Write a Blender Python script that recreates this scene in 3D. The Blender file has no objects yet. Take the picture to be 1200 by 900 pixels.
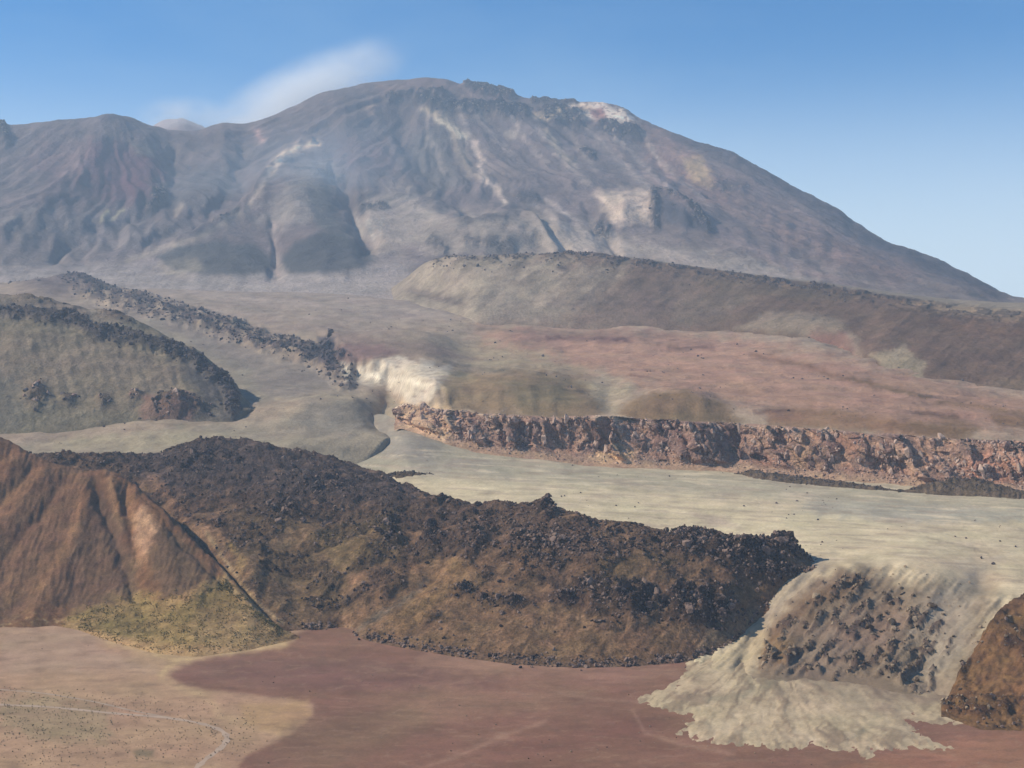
import bpy, math, random
import numpy as np

# ------------------------------------------------------------------ camera, world, sun
F_PX, HOR = 1649.0, 380.0          # focal length and horizon row, in pixels of the 1200x900 photograph
scn = bpy.context.scene
COL = scn.collection
cam_d = bpy.data.cameras.new("camera")
cam = bpy.data.objects.new("camera", cam_d)
COL.objects.link(cam)
cam.rotation_euler = (math.radians(90), 0, 0)
cam_d.sensor_width = 36.0
cam_d.lens = 36.0 * F_PX / 1200.0
cam_d.shift_y = -(450.0 - HOR) / 1200.0
cam_d.clip_start = 1.0
cam_d.clip_end = 60000.0
scn.camera = cam

SUN_EL, SUN_BACK = math.radians(38), math.radians(4)     # from the left, very slightly from beyond
sdir = (-math.cos(SUN_EL) * math.cos(SUN_BACK), math.cos(SUN_EL) * math.sin(SUN_BACK), math.sin(SUN_EL))
world = bpy.data.worlds.new("World")
scn.world = world
world.use_nodes = True
wn, wl = world.node_tree.nodes, world.node_tree.links
wn.clear()
w_out = wn.new("ShaderNodeOutputWorld")
w_bg = wn.new("ShaderNodeBackground")
sky = wn.new("ShaderNodeTexSky")
sky.sky_type = 'NISHITA'
sky.sun_disc = False
sky.sun_elevation = SUN_EL
sky.sun_rotation = math.atan2(sdir[0], sdir[1])
sky.altitude = 3000
sky.air_density = 1.0
sky.dust_density = 0.7
sky.ozone_density = 2.0
w_bg.inputs['Strength'].default_value = 0.12
# thin cirrus veil: a soft noise in direction space
w_tc = wn.new("ShaderNodeTexCoord")
w_map = wn.new("ShaderNodeMapping")
w_map.inputs['Scale'].default_value = (1.0, 1.0, 3.0)
w_ns = wn.new("ShaderNodeTexNoise")
w_ns.inputs['Scale'].default_value = 3.2
w_ns.inputs['Detail'].default_value = 5
w_ns.inputs['Roughness'].default_value = 0.55
w_rmp = wn.new("ShaderNodeMapRange")
w_rmp.inputs['From Min'].default_value = 0.47
w_rmp.inputs['From Max'].default_value = 0.80
w_rmp.inputs['To Max'].default_value = 0.18
w_mix = wn.new("ShaderNodeMix")
w_mix.data_type = 'RGBA'
w_mix.inputs[7].default_value = (5.2, 6.3, 7.0, 1)
wl.new(w_tc.outputs['Generated'], w_map.inputs['Vector'])
wl.new(w_map.outputs[0], w_ns.inputs['Vector'])
wl.new(w_ns.outputs[0], w_rmp.inputs['Value'])
wl.new(w_rmp.outputs[0], w_mix.inputs[0])
wl.new(sky.outputs[0], w_mix.inputs[6])
# low air: the sky pales towards the horizon all the way round
w_sep = wn.new("ShaderNodeSeparateXYZ")
w_low = wn.new("ShaderNodeMapRange"); w_low.interpolation_type = 'SMOOTHERSTEP'
w_low.inputs['From Min'].default_value = 0.215; w_low.inputs['From Max'].default_value = -0.01
w_low.inputs['To Max'].default_value = 0.95
w_sat = wn.new("ShaderNodeHueSaturation"); w_sat.inputs['Saturation'].default_value = 1.5
w_lowm = wn.new("ShaderNodeMix"); w_lowm.data_type = 'RGBA'
w_lowm.inputs[7].default_value = (7.0, 8.2, 8.8, 1)
wl.new(w_tc.outputs['Generated'], w_sep.inputs[0]); wl.new(w_sep.outputs['Z'], w_low.inputs['Value'])
wl.new(w_mix.outputs[2], w_sat.inputs['Color']); wl.new(w_sat.outputs[0], w_lowm.inputs[6]); wl.new(w_low.outputs[0], w_lowm.inputs[0])
wl.new(w_lowm.outputs[2], w_bg.inputs['Color'])
wl.new(w_bg.outputs[0], w_out.inputs['Surface'])

sun_d = bpy.data.lights.new("sun", 'SUN')
sun_d.energy = 5.0
sun_d.angle = math.radians(0.5)
sun_d.color = (1.0, 0.94, 0.80)
sun = bpy.data.objects.new("sun", sun_d)
COL.objects.link(sun)
from mathutils import Vector
sun.rotation_euler = Vector(sdir).to_track_quat('Z', 'Y').to_euler()
sun.location = (-3000, 200, 3000)

scn.view_settings.view_transform = 'Standard'
scn.view_settings.look = 'None'
scn.view_settings.exposure = 0.14
scn.view_settings.gamma = 1.0
scn.cycles.max_bounces = 6
scn.cycles.volume_bounces = 4
scn.cycles.volume_step_rate = 2.0
scn.cycles.volume_max_steps = 256

random.seed(4)
rng = np.random.default_rng(11)

# ------------------------------------------------------------------ noise in numpy
def _hash(ix, iy, seed):
    h = (ix.astype(np.int64) * 374761393 + iy.astype(np.int64) * 668265263 + seed * 1274126177) & 0xffffffff
    h = ((h ^ (h >> 13)) * 1274126177) & 0xffffffff
    return (h ^ (h >> 16)) & 0xffffffff

def perlin(x, y, seed=0):
    ix, iy = np.floor(x), np.floor(y)
    fx, fy = x - ix, y - iy
    ux, uy = fx * fx * fx * (fx * (fx * 6 - 15) + 10), fy * fy * fy * (fy * (fy * 6 - 15) + 10)
    r = []
    for dy in (0, 1):
        for dx in (0, 1):
            a = _hash(ix + dx, iy + dy, seed) * (2 * math.pi / 4294967296.0)
            r.append(np.cos(a) * (fx - dx) + np.sin(a) * (fy - dy))
    return 1.5 * ((r[0] * (1 - ux) + r[1] * ux) * (1 - uy) + (r[2] * (1 - ux) + r[3] * ux) * uy)

def fbm(x, y, octv=5, seed=0, gain=0.5):
    s, a, f, n = 0, 1.0, 1.0, 0
    for o in range(octv):
        s = s + a * perlin(x * f + 17.3 * o, y * f - 9.1 * o, seed + o)
        n += a
        a *= gain
        f *= 2.03
    return s / n

def ridged(x, y, octv=4, seed=0):
    s, a, f, n = 0, 1.0, 1.0, 0
    for o in range(octv):
        s = s + a * (1 - np.abs(perlin(x * f + 5.3 * o, y * f + 3.1 * o, seed + o)) * 1.6)
        n += a
        a *= 0.5
        f *= 2.1
    return s / n

def voronoi(x, y, seed=0):
    """F1, F2 and a random value of the nearest cell"""
    ix, iy = np.floor(x), np.floor(y)
    d1 = np.full(x.shape, 9.0); d2 = np.full(x.shape, 9.0); v = np.zeros(x.shape)
    for dy in (-1, 0, 1):
        for dx in (-1, 0, 1):
            cx, cy = ix + dx, iy + dy
            px = cx + _hash(cx, cy, seed) / 4294967296.0
            py = cy + _hash(cx, cy, seed + 7) / 4294967296.0
            d = np.hypot(px - x, py - y)
            r = _hash(cx, cy, seed + 13) / 4294967296.0
            near = d < d1
            d2 = np.where(near, d1, np.minimum(d2, d))
            v = np.where(near, r, v)
            d1 = np.where(near, d, d1)
    return d1, d2, v

def sm(a, b, x):
    t = np.clip((x - a) / (b - a), 0, 1)
    return t * t * (3 - 2 * t)

# ------------------------------------------------------------------ outlines: distances used for ground colours and reliefs
def poly_dist(px, py, pts, closed=True):
    """signed distance to a polygon (negative inside), or plain distance to a polyline"""
    d = np.full(px.shape, 1e9)
    inside = np.zeros(px.shape, bool)
    n = len(pts)
    for i in range(n if closed else n - 1):
        x0, y0 = pts[i][:2]; x1, y1 = pts[(i + 1) % n][:2]
        ex, ey = x1 - x0, y1 - y0
        L = ex * ex + ey * ey + 1e-9
        t = np.clip(((px - x0) * ex + (py - y0) * ey) / L, 0, 1)
        d = np.minimum(d, np.hypot(px - x0 - t * ex, py - y0 - t * ey))
        if closed:
            c = (y0 > py) != (y1 > py)
            xi = x0 + (py - y0) * ex / (ey if abs(ey) > 1e-9 else 1e-9)
            inside ^= c & (px < xi)
    return np.where(inside, -d, d) if closed else d

def lin(c):
    c = np.array(c, float) / 255.0
    return np.where(c <= 0.04045, c / 12.92, ((c + 0.055) / 1.055) ** 2.4)

# albedo of each kind of ground relative to the painted tones
GAIN = {'playa_earth': (1.12, 1.12, 0.93), 'ochre_slope': (1.12, 1.02, 0.88), 'lava_rubble': (1.22, 1.14, 1.00), 'pumice_plain': (1.44, 1.38, 1.42),
        'ignimbrite': (1.48, 1.38, 1.28), 'plateau_earth': (1.38, 1.28, 1.20), 'old_flow_earth': (1.22, 1.18, 1.05), 'ridge_scree': (1.10, 1.08, 1.0), 'volcano_scree': (1.10, 1.08, 1.12)}

class Surf:
    """a piece of terrain: a grid of points, every row a contour that was laid out in the landscape"""
    def __init__(s, rows, px, counts, smooth=6):
        s.px = px
        Ys, Zs = [], []
        for pts in rows:
            pts = sorted(pts)
            a = np.array(pts, float)
            y = np.interp(px, a[:, 0], a[:, 1]); Y = np.interp(px, a[:, 0], a[:, 2])
            if smooth > 0.5:
                dx = float(np.median(np.diff(px)))
                k = int(3 * smooth / dx) + 1
                w = np.exp(-0.5 * (np.arange(-k, k + 1) * dx / smooth) ** 2); w /= w.sum()
                y = np.convolve(np.pad(y, k, mode='edge'), w, 'valid'); Y = np.convolve(np.pad(Y, k, mode='edge'), w, 'valid')
            Ys.append(Y); Zs.append((HOR - y) / F_PX * Y)
        Y = np.array(Ys); Z = np.array(Zs)
        for k in range(1, len(Y)):
            Y[k] = np.maximum(Y[k], Y[k - 1] + 1.0)
        h = np.diff(Y, axis=0); m = np.diff(Z, axis=0) / h
        d = np.zeros_like(Y)
        d[0], d[-1] = m[0], m[-1]
        if len(Y) > 2:
            same = (m[1:] * m[:-1]) > 0
            with np.errstate(divide='ignore', invalid='ignore'):
                w1, w2 = 2 * h[1:] + h[:-1], h[1:] + 2 * h[:-1]
                hm = (w1 + w2) / (w1 / m[:-1] + w2 / m[1:])
            d[1:-1] = np.where(same, hm, 0)
        oy, oz, s.rowt = [], [], []
        for k in range(len(Y) - 1):
            n = counts[k]
            for i in range(n if k < len(Y) - 2 else n + 1):
                t = i / n
                yy = 1.0 / ((1 - t) / Y[k] + t / Y[k + 1])
                u = (yy - Y[k]) / h[k]
                z = ((2 * u ** 3 - 3 * u ** 2 + 1) * Z[k] + (u ** 3 - 2 * u ** 2 + u) * h[k] * d[k]
                     + (-2 * u ** 3 + 3 * u ** 2) * Z[k + 1] + (u ** 3 - u ** 2) * h[k] * d[k + 1])
                oy.append(yy); oz.append(z); s.rowt.append(k + t)
        s.Y = np.array(oy); s.Z = np.array(oz)
        s.X = (px[None, :] - 600) / F_PX * s.Y
        s.T = np.repeat(np.array(s.rowt)[:, None], len(px), 1)
        s.base()
        s.C = None
        s.rock = np.zeros_like(s.X)
    def base(s):
        s.bx = 600 + F_PX * s.X / s.Y
        s.by = HOR - F_PX * s.Z / s.Y
        return s.bx, s.by
    # ---- relief
    def ridge(s, pts, width, height, warp=3.0, sharp=1.0, ws=18.0):
        bx, by = s.bx, s.by
        wx = bx + warp * perlin(bx / ws, by / ws, 31); wy = by + warp * perlin(bx / ws, by / ws, 32)
        d = poly_dist(wx, wy, pts, False) / width
        s.Z += getattr(s, 'rmask', 1.0) * height * np.exp(-np.power(d, 1.0 + sharp) * 1.2)
    def bump(s, cx, cy, rx, ry, h, p=2.0, warp=0.0):
        bx, by = s.bx, s.by
        if warp:
            bx = bx + warp * perlin(bx / 20, by / 14, 41); by = by + warp * perlin(bx / 20, by / 14, 42)
        d = np.hypot((bx - cx) / rx, (by - cy) / ry)
        s.Z += h * np.exp(-np.power(d, p) * 1.3)
    def step(s, pts, h, soft=5.0, warp=2.0):
        bx, by = s.bx, s.by
        wx = bx + warp * perlin(bx / 12, by / 9, 51); wy = by + warp * perlin(bx / 12, by / 9, 52)
        s.Z += h * sm(soft, -soft, poly_dist(wx, wy, pts))
    def slopemask(s, pts, soft=6.0, warp=3.0, ws=14):
        bx, by = s.base()
        wx = bx + warp * perlin(bx / ws, by / ws * 1.4, 61); wy = by + warp * perlin(bx / ws, by / ws * 1.4, 62)
        return sm(soft, -soft, poly_dist(wx, wy, pts))
    # ---- ground colour
    def fill(s, c):
        s.base()
        s.C = np.ones(s.X.shape + (3,)) * lin(c)
        g = fbm(s.bx / 30, s.by / 14, 4, 77)
        s.C *= (1 + 0.22 * g)[..., None]
    def mixc(s, m, c):
        m = np.clip(m, 0, 1)[..., None]
        s.C = s.C * (1 - m) + lin(c) * m
    def patch(s, pts, c, soft=6.0, warp=4.0, a=1.0, ws=14.0, seed=3):
        p = np.array(pts, float)
        pad = soft + 2.5 * warp + 2
        sel = (s.bx > p[:, 0].min() - pad) & (s.bx < p[:, 0].max() + pad) & (s.by > p[:, 1].min() - pad) & (s.by < p[:, 1].max() + pad)
        if not sel.any(): return
        bx, by = s.bx[sel], s.by[sel]
        wx = bx + warp * 1.6 * fbm(bx / ws, by / ws * 1.5, 3, seed); wy = by + warp * 1.6 * fbm(bx / ws, by / ws * 1.5, 3, seed + 40)
        m = (sm(soft, -soft, poly_dist(wx, wy, pts)) * a)[:, None]
        s.C[sel] = s.C[sel] * (1 - m) + lin(c) * m
    def stroke(s, pts, width, c, a=1.0, warp=2.0, ws=12.0, seed=5):
        p = np.array(pts, float)
        pad = 2.5 * width + 2.5 * warp + 2
        sel = (s.bx > p[:, 0].min() - pad) & (s.bx < p[:, 0].max() + pad) & (s.by > p[:, 1].min() - pad) & (s.by < p[:, 1].max() + pad)
        if not sel.any(): return
        bx, by = s.bx[sel], s.by[sel]
        wx = bx + warp * 1.6 * fbm(bx / ws, by / ws * 1.5, 3, seed); wy = by + warp * 1.6 * fbm(bx / ws, by / ws * 1.5, 3, seed + 40)
        d = poly_dist(wx, wy, pts, False) / width
        m = (np.exp(-d * d) * a * (0.8 + 0.5 * fbm(bx / 9, by / 6, 2, seed + 9)))[:, None]
        m = np.clip(m, 0, 1)
        s.C[sel] = s.C[sel] * (1 - m) + lin(c) * m
    def mottle(s, sx, sy, amt, seed=90, rot=0.0, octv=4):
        ca, sa = math.cos(rot), math.sin(rot)
        u, v = s.bx * ca + s.by * sa, -s.bx * sa + s.by * ca
        s.C *= np.clip(1 + amt * fbm(u / sx, v / sy, octv, seed), 0.3, 2.0)[..., None]
    # ---- mesh
    def mesh(s, name, mat, cells=None, tag_kw=None, alpha=None):
        R, Cn = s.X.shape
        idx = np.arange(R * Cn).reshape(R, Cn)
        q = np.stack([idx[:-1, :-1], idx[:-1, 1:], idx[1:, 1:], idx[1:, :-1]], -1)
        if cells is not None: q = q[cells]
        q = q.reshape(-1, 4)
        P = np.stack([s.X, s.Y, s.Z], -1).reshape(-1, 3)
        C = s.C.reshape(-1, 3) * np.array(getattr(s, 'gain', None) or GAIN.get(mat.name, (1, 1, 1))); K = s.rock.reshape(-1)
        used, inv = np.unique(q, return_inverse=True)
        q = inv.reshape(-1, 4)
        P, C, K = P[used], C[used], K[used]
        return raw_mesh(name, P, q, mat, C, K, True)

def raw_mesh(name, P, faces, mat, C=None, K=None, smooth=False, parent=None):
    me = bpy.data.meshes.new(name)
    n = faces.shape[1]
    me.vertices.add(len(P)); me.vertices.foreach_set('co', P.astype(np.float32).ravel())
    me.loops.add(faces.size); me.loops.foreach_set('vertex_index', faces.astype(np.int32).ravel())
    me.polygons.add(len(faces))
    me.polygons.foreach_set('loop_start', (np.arange(len(faces)) * n).astype(np.int32))
    me.polygons.foreach_set('loop_total', np.full(len(faces), n, np.int32))
    me.polygons.foreach_set('use_smooth', np.full(len(faces), smooth, bool))
    me.update(calc_edges=True)
    if C is not None:
        at = me.attributes.new('ground_colour', 'FLOAT_COLOR', 'POINT')
        at.data.foreach_set('color', np.concatenate([np.clip(C, 0.01, 0.9), np.ones((len(C), 1))], 1).astype(np.float32).ravel())
    if K is not None:
        at = me.attributes.new('rockiness', 'FLOAT', 'POINT')
        at.data.foreach_set('value', K.astype(np.float32).ravel())
    me.materials.append(mat)
    o = bpy.data.objects.new(name, me)
    COL.objects.link(o)
    if parent: o.parent = parent
    return o

def tag(o, label=None, cat=None, kind=None, group=None):
    if label: o['label'] = label
    if cat: o['category'] = cat
    if kind: o['kind'] = kind
    if group: o['group'] = group
    return o

# ------------------------------------------------------------------ materials
def terrain_mat(name, fine, coarse, bump_m, contrast=0.35, rock_dark=0.0, stretch=(1, 1, 1), speck=0.0):
    """colour from the painted ground, broken up by grain at two scales; relief by bump (metres)"""
    m = bpy.data.materials.new(name); m.use_nodes = True
    n, l = m.node_tree.nodes, m.node_tree.links
    b = n['Principled BSDF']
    b.inputs['Roughness'].default_value = 0.95
    b.inputs['Specular IOR Level'].default_value = 0.12
    at = n.new('ShaderNodeAttribute'); at.attribute_name = 'ground_colour'
    rk = n.new('ShaderNodeAttribute'); rk.attribute_name = 'rockiness'
    tc = n.new('ShaderNodeTexCoord')
    mp = n.new('ShaderNodeMapping'); mp.inputs['Scale'].default_value = stretch
    l.new(tc.outputs['Object'], mp.inputs['Vector'])
    def noise(sc, det=6, rough=0.6):
        t = n.new('ShaderNodeTexNoise'); t.inputs['Scale'].default_value = 1.0 / sc
        t.inputs['Detail'].default_value = det; t.inputs['Roughness'].default_value = rough
        l.new(mp.outputs[0], t.inputs['Vector']); return t
    n1, n2 = noise(coarse, 7, 0.62), noise(fine, 4, 0.65)
    def rng_(src, lo, hi):
        r = n.new('ShaderNodeMapRange'); r.inputs['From Min'].default_value = 0.3; r.inputs['From Max'].default_value = 0.7
        r.inputs['To Min'].default_value = lo; r.inputs['To Max'].default_value = hi
        l.new(src.outputs[0], r.inputs['Value']); return r
    def mul(a, c):
        x = n.new('ShaderNodeMath'); x.operation = 'MULTIPLY'; l.new(a, x.inputs[0]); l.new(c, x.inputs[1]); return x.outputs[0]
    g = mul(rng_(n1, 1 - contrast, 1 + contrast).outputs[0], rng_(n2, 1 - contrast * .8, 1 + contrast * .8).outputs[0])
    if speck:
        vo = n.new('ShaderNodeTexVoronoi'); vo.inputs['Scale'].default_value = 1.0 / (fine * 2.2)
        l.new(mp.outputs[0], vo.inputs['Vector'])
        cr = n.new('ShaderNodeMapRange'); cr.inputs['From Min'].default_value = 0.12; cr.inputs['From Max'].default_value = 0.3
        cr.inputs['To Min'].default_value = 1 - speck; cr.inputs['To Max'].default_value = 1.0
        l.new(vo.outputs['Distance'], cr.inputs['Value'])
        g = mul(g, cr.outputs[0])
    vm = n.new('ShaderNodeVectorMath'); vm.operation = 'SCALE'
    l.new(at.outputs['Color'], vm.inputs[0]); l.new(g, vm.inputs['Scale'])
    hs = n.new('ShaderNodeHueSaturation')
    hn = noise(coarse * 1.7, 3, 0.5)
    hr = rng_(hn, 0.494, 0.506)
    l.new(hr.outputs[0], hs.inputs['Hue']); l.new(vm.outputs[0], hs.inputs['Color'])
    l.new(hs.outputs[0], b.inputs['Base Color'])
    add = n.new('ShaderNodeMath'); add.operation = 'ADD'
    sc2 = n.new('ShaderNodeMath'); sc2.operation = 'MULTIPLY'; sc2.inputs[1].default_value = 0.35
    l.new(n1.outputs[0], add.inputs[0]); l.new(n2.outputs[0], sc2.inputs[0]); l.new(sc2.outputs[0], add.inputs[1])
    st = n.new('ShaderNodeMath'); st.operation = 'MULTIPLY_ADD'; st.inputs[1].default_value = 2.0; st.inputs[2].default_value = 1.0
    l.new(rk.outputs['Fac'], st.inputs[0])
    h = mul(add.outputs[0], st.outputs[0])
    bp = n.new('ShaderNodeBump'); bp.inputs['Strength'].default_value = 1.0; bp.inputs['Distance'].default_value = bump_m
    l.new(h, bp.inputs['Height']); l.new(bp.outputs[0], b.inputs['Normal'])
    return m

def rock_mat(name, c1, c2, c3, scale):
    m = bpy.data.materials.new(name); m.use_nodes = True
    n, l = m.node_tree.nodes, m.node_tree.links
    b = n['Principled BSDF']; b.inputs['Roughness'].default_value = 0.92; b.inputs['Specular IOR Level'].default_value = 0.15
    geo = n.new('ShaderNodeNewGeometry')
    tc = n.new('ShaderNodeTexCoord')
    t = n.new('ShaderNodeTexNoise'); t.inputs['Scale'].default_value = 1.0 / scale; t.inputs['Detail'].default_value = 5; t.inputs['Roughness'].default_value = 0.65
    l.new(geo.outputs['Position'], t.inputs['Vector'])
    r = n.new('ShaderNodeValToRGB')
    e = r.color_ramp.elements
    e[0].position = 0.33; e[0].color = (*lin(c1), 1)
    e[1].position = 0.70; e[1].color = (*lin(c3), 1)
    k = e.new(0.52); k.color = (*lin(c2), 1)
    # every block is a little different: random per island
    ad = n.new('ShaderNodeMath'); ad.operation = 'MULTIPLY_ADD'; ad.inputs[1].default_value = 0.45; ad.inputs[2].default_value = -0.2
    l.new(geo.outputs['Random Per Island'], ad.inputs[0])
    oi = n.new('ShaderNodeObjectInfo')
    ad3 = n.new('ShaderNodeMath'); ad3.operation = 'MULTIPLY_ADD'; ad3.inputs[1].default_value = 0.2
    l.new(oi.outputs['Random'], ad3.inputs[0]); l.new(ad.outputs[0], ad3.inputs[2])
    ad2 = n.new('ShaderNodeMath'); ad2.operation = 'ADD'
    l.new(t.outputs[0], ad2.inputs[0]); l.new(ad3.outputs[0], ad2.inputs[1])
    l.new(ad2.outputs[0], r.inputs['Fac']); l.new(r.outputs[0], b.inputs['Base Color'])
    bp = n.new('ShaderNodeBump'); bp.inputs['Distance'].default_value = scale * 0.35
    l.new(t.outputs[0], bp.inputs['Height']); l.new(bp.outputs[0], b.inputs['Normal'])
    return m

M_playa = terrain_mat('playa_earth', 1.6, 26, 0.3, 0.15)
M_hill = terrain_mat('ochre_slope', 1.6, 11, 1.5, 0.36, speck=0.2)
M_lava = terrain_mat('lava_rubble', 2.2, 12, 3.4, 0.5, speck=0.4)
M_plain = terrain_mat('pumice_plain', 2.6, 30, 1.0, 0.16)
M_cliff = terrain_mat('ignimbrite', 3.0, 12, 2.2, 0.30, speck=0.2)
M_mid = terrain_mat('plateau_earth', 4.0, 40, 3.5, 0.20)
M_flow = terrain_mat('old_flow_earth', 4.0, 26, 4.5, 0.32)
M_ridge = terrain_mat('ridge_scree', 5.0, 38, 6.0, 0.28)
M_volc = terrain_mat('volcano_scree', 11.0, 80, 13.0, 0.20)
M_base = terrain_mat('far_ground', 20.0, 400, 3.0, 0.15)
R_lava = rock_mat('lava_block', (26, 22, 25), (56, 44, 41), (134, 110, 96), 3.0)
R_pink = rock_mat('ignimbrite_block', (82, 60, 54), (140, 108, 94), (186, 156, 136), 5.0)
R_dark = rock_mat('dark_block', (46, 42, 46), (70, 62, 64), (104, 92, 88), 5.0)
R_tan = rock_mat('tan_block', (58, 46, 38), (98, 80, 62), (150, 128, 104), 3.0)
R_crag = rock_mat('summit_crag', (34, 31, 34), (60, 53, 54), (128, 110, 98), 18.0)

# ------------------------------------------------------------------ rocks
import bmesh
def hull_rock(seed, n=13, squash=0.75):
    r = random.Random(seed)
    bm = bmesh.new()
    ax = (1.0, r.uniform(0.7, 1.0), squash * r.uniform(0.8, 1.15))
    for i in range(n):
        v = Vector((r.gauss(0, 1), r.gauss(0, 1), r.gauss(0, 1))).normalized() * r.uniform(0.85, 1.1)
        bm.verts.new((v.x * ax[0], v.y * ax[1], v.z * ax[2]))
    g = bmesh.ops.convex_hull(bm, input=bm.verts)
    for v in [v for v in bm.verts if not v.link_faces]: bm.verts.remove(v)
    bm.verts.ensure_lookup_table(); bm.verts.index_update()
    V = np.array([v.co[:] for v in bm.verts]); T = np.array([[v.index for v in f.verts] for f in bm.faces])
    bm.free()
    return V, T
ROCKS = [hull_rock(s, 12 + s % 7, 0.6 + 0.06 * (s % 8)) for s in range(16)]
ROCK_ME = {}
def rock_data(i, mat):
    k = (i, mat.name)
    if k not in ROCK_ME:
        V, T = ROCKS[i]
        me = bpy.data.meshes.new('rock_shape'); me.from_pydata(V.tolist(), [], T.tolist()); me.materials.append(mat)
        ROCK_ME[k] = me
    return ROCK_ME[k]

def scatter_pts(s, weight, n):
    """pick n grid points with probability ~ weight x ground area per cell (even in the landscape, not in the picture)"""
    w = np.clip(weight, 0, None) * s.Y ** 0.9
    # only sides that face the camera can be seen; skip the far-away hidden ones lightly
    p = (w / w.sum()).ravel()
    i = rng.choice(p.size, size=n, p=p)
    P = np.stack([s.X.ravel()[i], s.Y.ravel()[i], s.Z.ravel()[i]], 1)
    P[:, :2] += rng.uniform(-0.7, 0.7, (n, 2))
    return P

def rotmats(n, tilt=0.5):
    a = rng.uniform(0, 2 * math.pi, n); b = rng.normal(0, tilt, n); c = rng.normal(0, tilt, n)
    def R(ax, t):
        m = np.zeros((n, 3, 3)); ct, st = np.cos(t), np.sin(t)
        i, j = [(1, 2), (2, 0), (0, 1)][ax]
        m[:, ax, ax] = 1; m[:, i, i] = ct; m[:, j, j] = ct; m[:, i, j] = -st; m[:, j, i] = st
        return m
    return R(2, a) @ R(1, b) @ R(0, c), (a, b, c)

def rock_stuff(name, P, size, mat, parent=None, sink=0.25, zstretch=None):
    """many small rocks joined into one mesh"""
    Vs, Ts, off = [], [], 0
    Rm, _ = rotmats(len(P))
    kinds = rng.integers(0, len(ROCKS), len(P))
    for k in range(len(ROCKS)):
        sel = np.where(kinds == k)[0]
        if not len(sel): continue
        V, T = ROCKS[k]
        sc = size[sel][:, None, None] * rng.uniform(0.75, 1.25, (len(sel), 1, 3))
        W_ = np.einsum('nij,nvj->nvi', Rm[sel], V[None] * sc)
        if zstretch is not None: W_[..., 2] *= zstretch
        W_ = W_ + P[sel][:, None, :]
        W_[..., 2] += (size[sel] * (0.5 - sink))[:, None]
        Ts.append((T[None] + (off + np.arange(len(sel)) * len(V))[:, None, None]).reshape(-1, 3))
        Vs.append(W_.reshape(-1, 3)); off += len(sel) * len(V)
    o = raw_mesh(name, np.concatenate(Vs), np.concatenate(Ts), mat, parent=parent)
    o['kind'] = 'stuff'
    return o

def rock_objs(name, P, size, mat, parent=None, sink=0.2, zs=1.0):
    out = []
    _, (a, b, c) = rotmats(len(P), 0.35)
    for i in range(len(P)):
        o = bpy.data.objects.new(name, rock_data(int(rng.integers(0, len(ROCKS))), mat))
        s_ = float(size[i])
        o.scale = (s_ * random.uniform(.8, 1.2), s_ * random.uniform(.8, 1.2), s_ * random.uniform(.8, 1.2) * zs)
        o.rotation_euler = (b[i], c[i], a[i])
        o.location = (P[i][0], P[i][1], P[i][2] + s_ * (0.5 - sink))
        COL.objects.link(o)
        if parent: o.parent = parent
        out.append(o)
    return out

def sizes(n, lo, hi, pw=2.5):
    u = rng.uniform(0, 1, n)
    return lo + (hi - lo) * u ** pw

def ext(pts, a=-260, b=1460):
    """carry the first and last point of a contour on beyond the frame"""
    pts = sorted(pts)
    if pts[0][0] > a: pts = [(a,) + tuple(pts[0][1:])] + pts
    if pts[-1][0] < b: pts = pts + [(b,) + tuple(pts[-1][1:])]
    return pts

ZL = -250.0
def cols(a, b, st, left=True, right=True):
    """columns of a sheet: fine where it is seen, carried on coarsely to the sides"""
    return np.concatenate(([np.linspace(a - 620, a - 14, 30)] if left else []) + [np.arange(a, b, st)] + ([np.linspace(b + 14, b + 700, 30)] if right else []))
def Yflat(py, z=ZL): return -z * F_PX / (py - HOR)
def gpt(px, py, z=ZL):
    Y = Yflat(py, z); return ((px - 600) / F_PX * Y, Y, z)

# ------------------------------------------------------------------ 1. the dry lake bed and its sandy shore
px = cols(-160, 1364, 2.0)
g_rows = [[(0, 1300, 450)], [(0, 930, 0)], [(0, 700, 0)]]
flat = lambda y: [(-160, y, Yflat(y)), (1364, y, Yflat(y))]
A = Surf([flat(1500), flat(925), flat(725), flat(690)], px, [12, 175, 10], 0)
A.Z[:] = ZL
A.fill((162, 128, 108))
red = [(198, 792), (215, 780), (240, 772), (280, 764), (330, 758), (345, 752), (352, 740), (420, 700), (1400, 700), (1400, 1600), (120, 1600), (275, 905), (290, 885), (320, 872), (345, 858), (366, 838), (368, 825), (345, 820), (320, 817), (280, 812), (240, 808), (212, 803)]
A.redm = sm(3.5, -3.5, poly_dist(A.bx + 4 * fbm(A.bx / 22, A.by / 10, 4, 8), A.by + 2 * fbm(A.bx / 18, A.by / 8, 4, 9), red))
A.mixc(A.redm, (126, 90, 78))
# shore details
A.stroke([(188, 790), (196, 800), (235, 814), (252, 826), (256, 838), (300, 850)], 5, (176, 144, 116), 0.7)
A.stroke([(130, 752), (200, 768), (260, 762), (330, 752)], 7, (178, 146, 112), 0.9)
A.stroke([(190, 790), (205, 775), (245, 767), (330, 754)], 4, (182, 150, 118), 0.9)
A.patch([(0, 735), (90, 735), (120, 760), (180, 785), (0, 790)], (160, 130, 116), 8, 5, 0.7)
A.patch([(280, 825), (360, 822), (366, 838), (330, 860), (290, 850)], (166, 132, 100), 6, 4, 0.7)
for c in [((0, 820), (60, 815), (130, 830), (125, 870), (60, 868), (0, 850))]:
    A.patch(c, (134, 120, 96), 8, 8, 0.5)
A.patch([(155, 880), (165, 878), (182, 880), (180, 886), (160, 887)], (110, 96, 78), 3, 2, 0.8)
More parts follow.
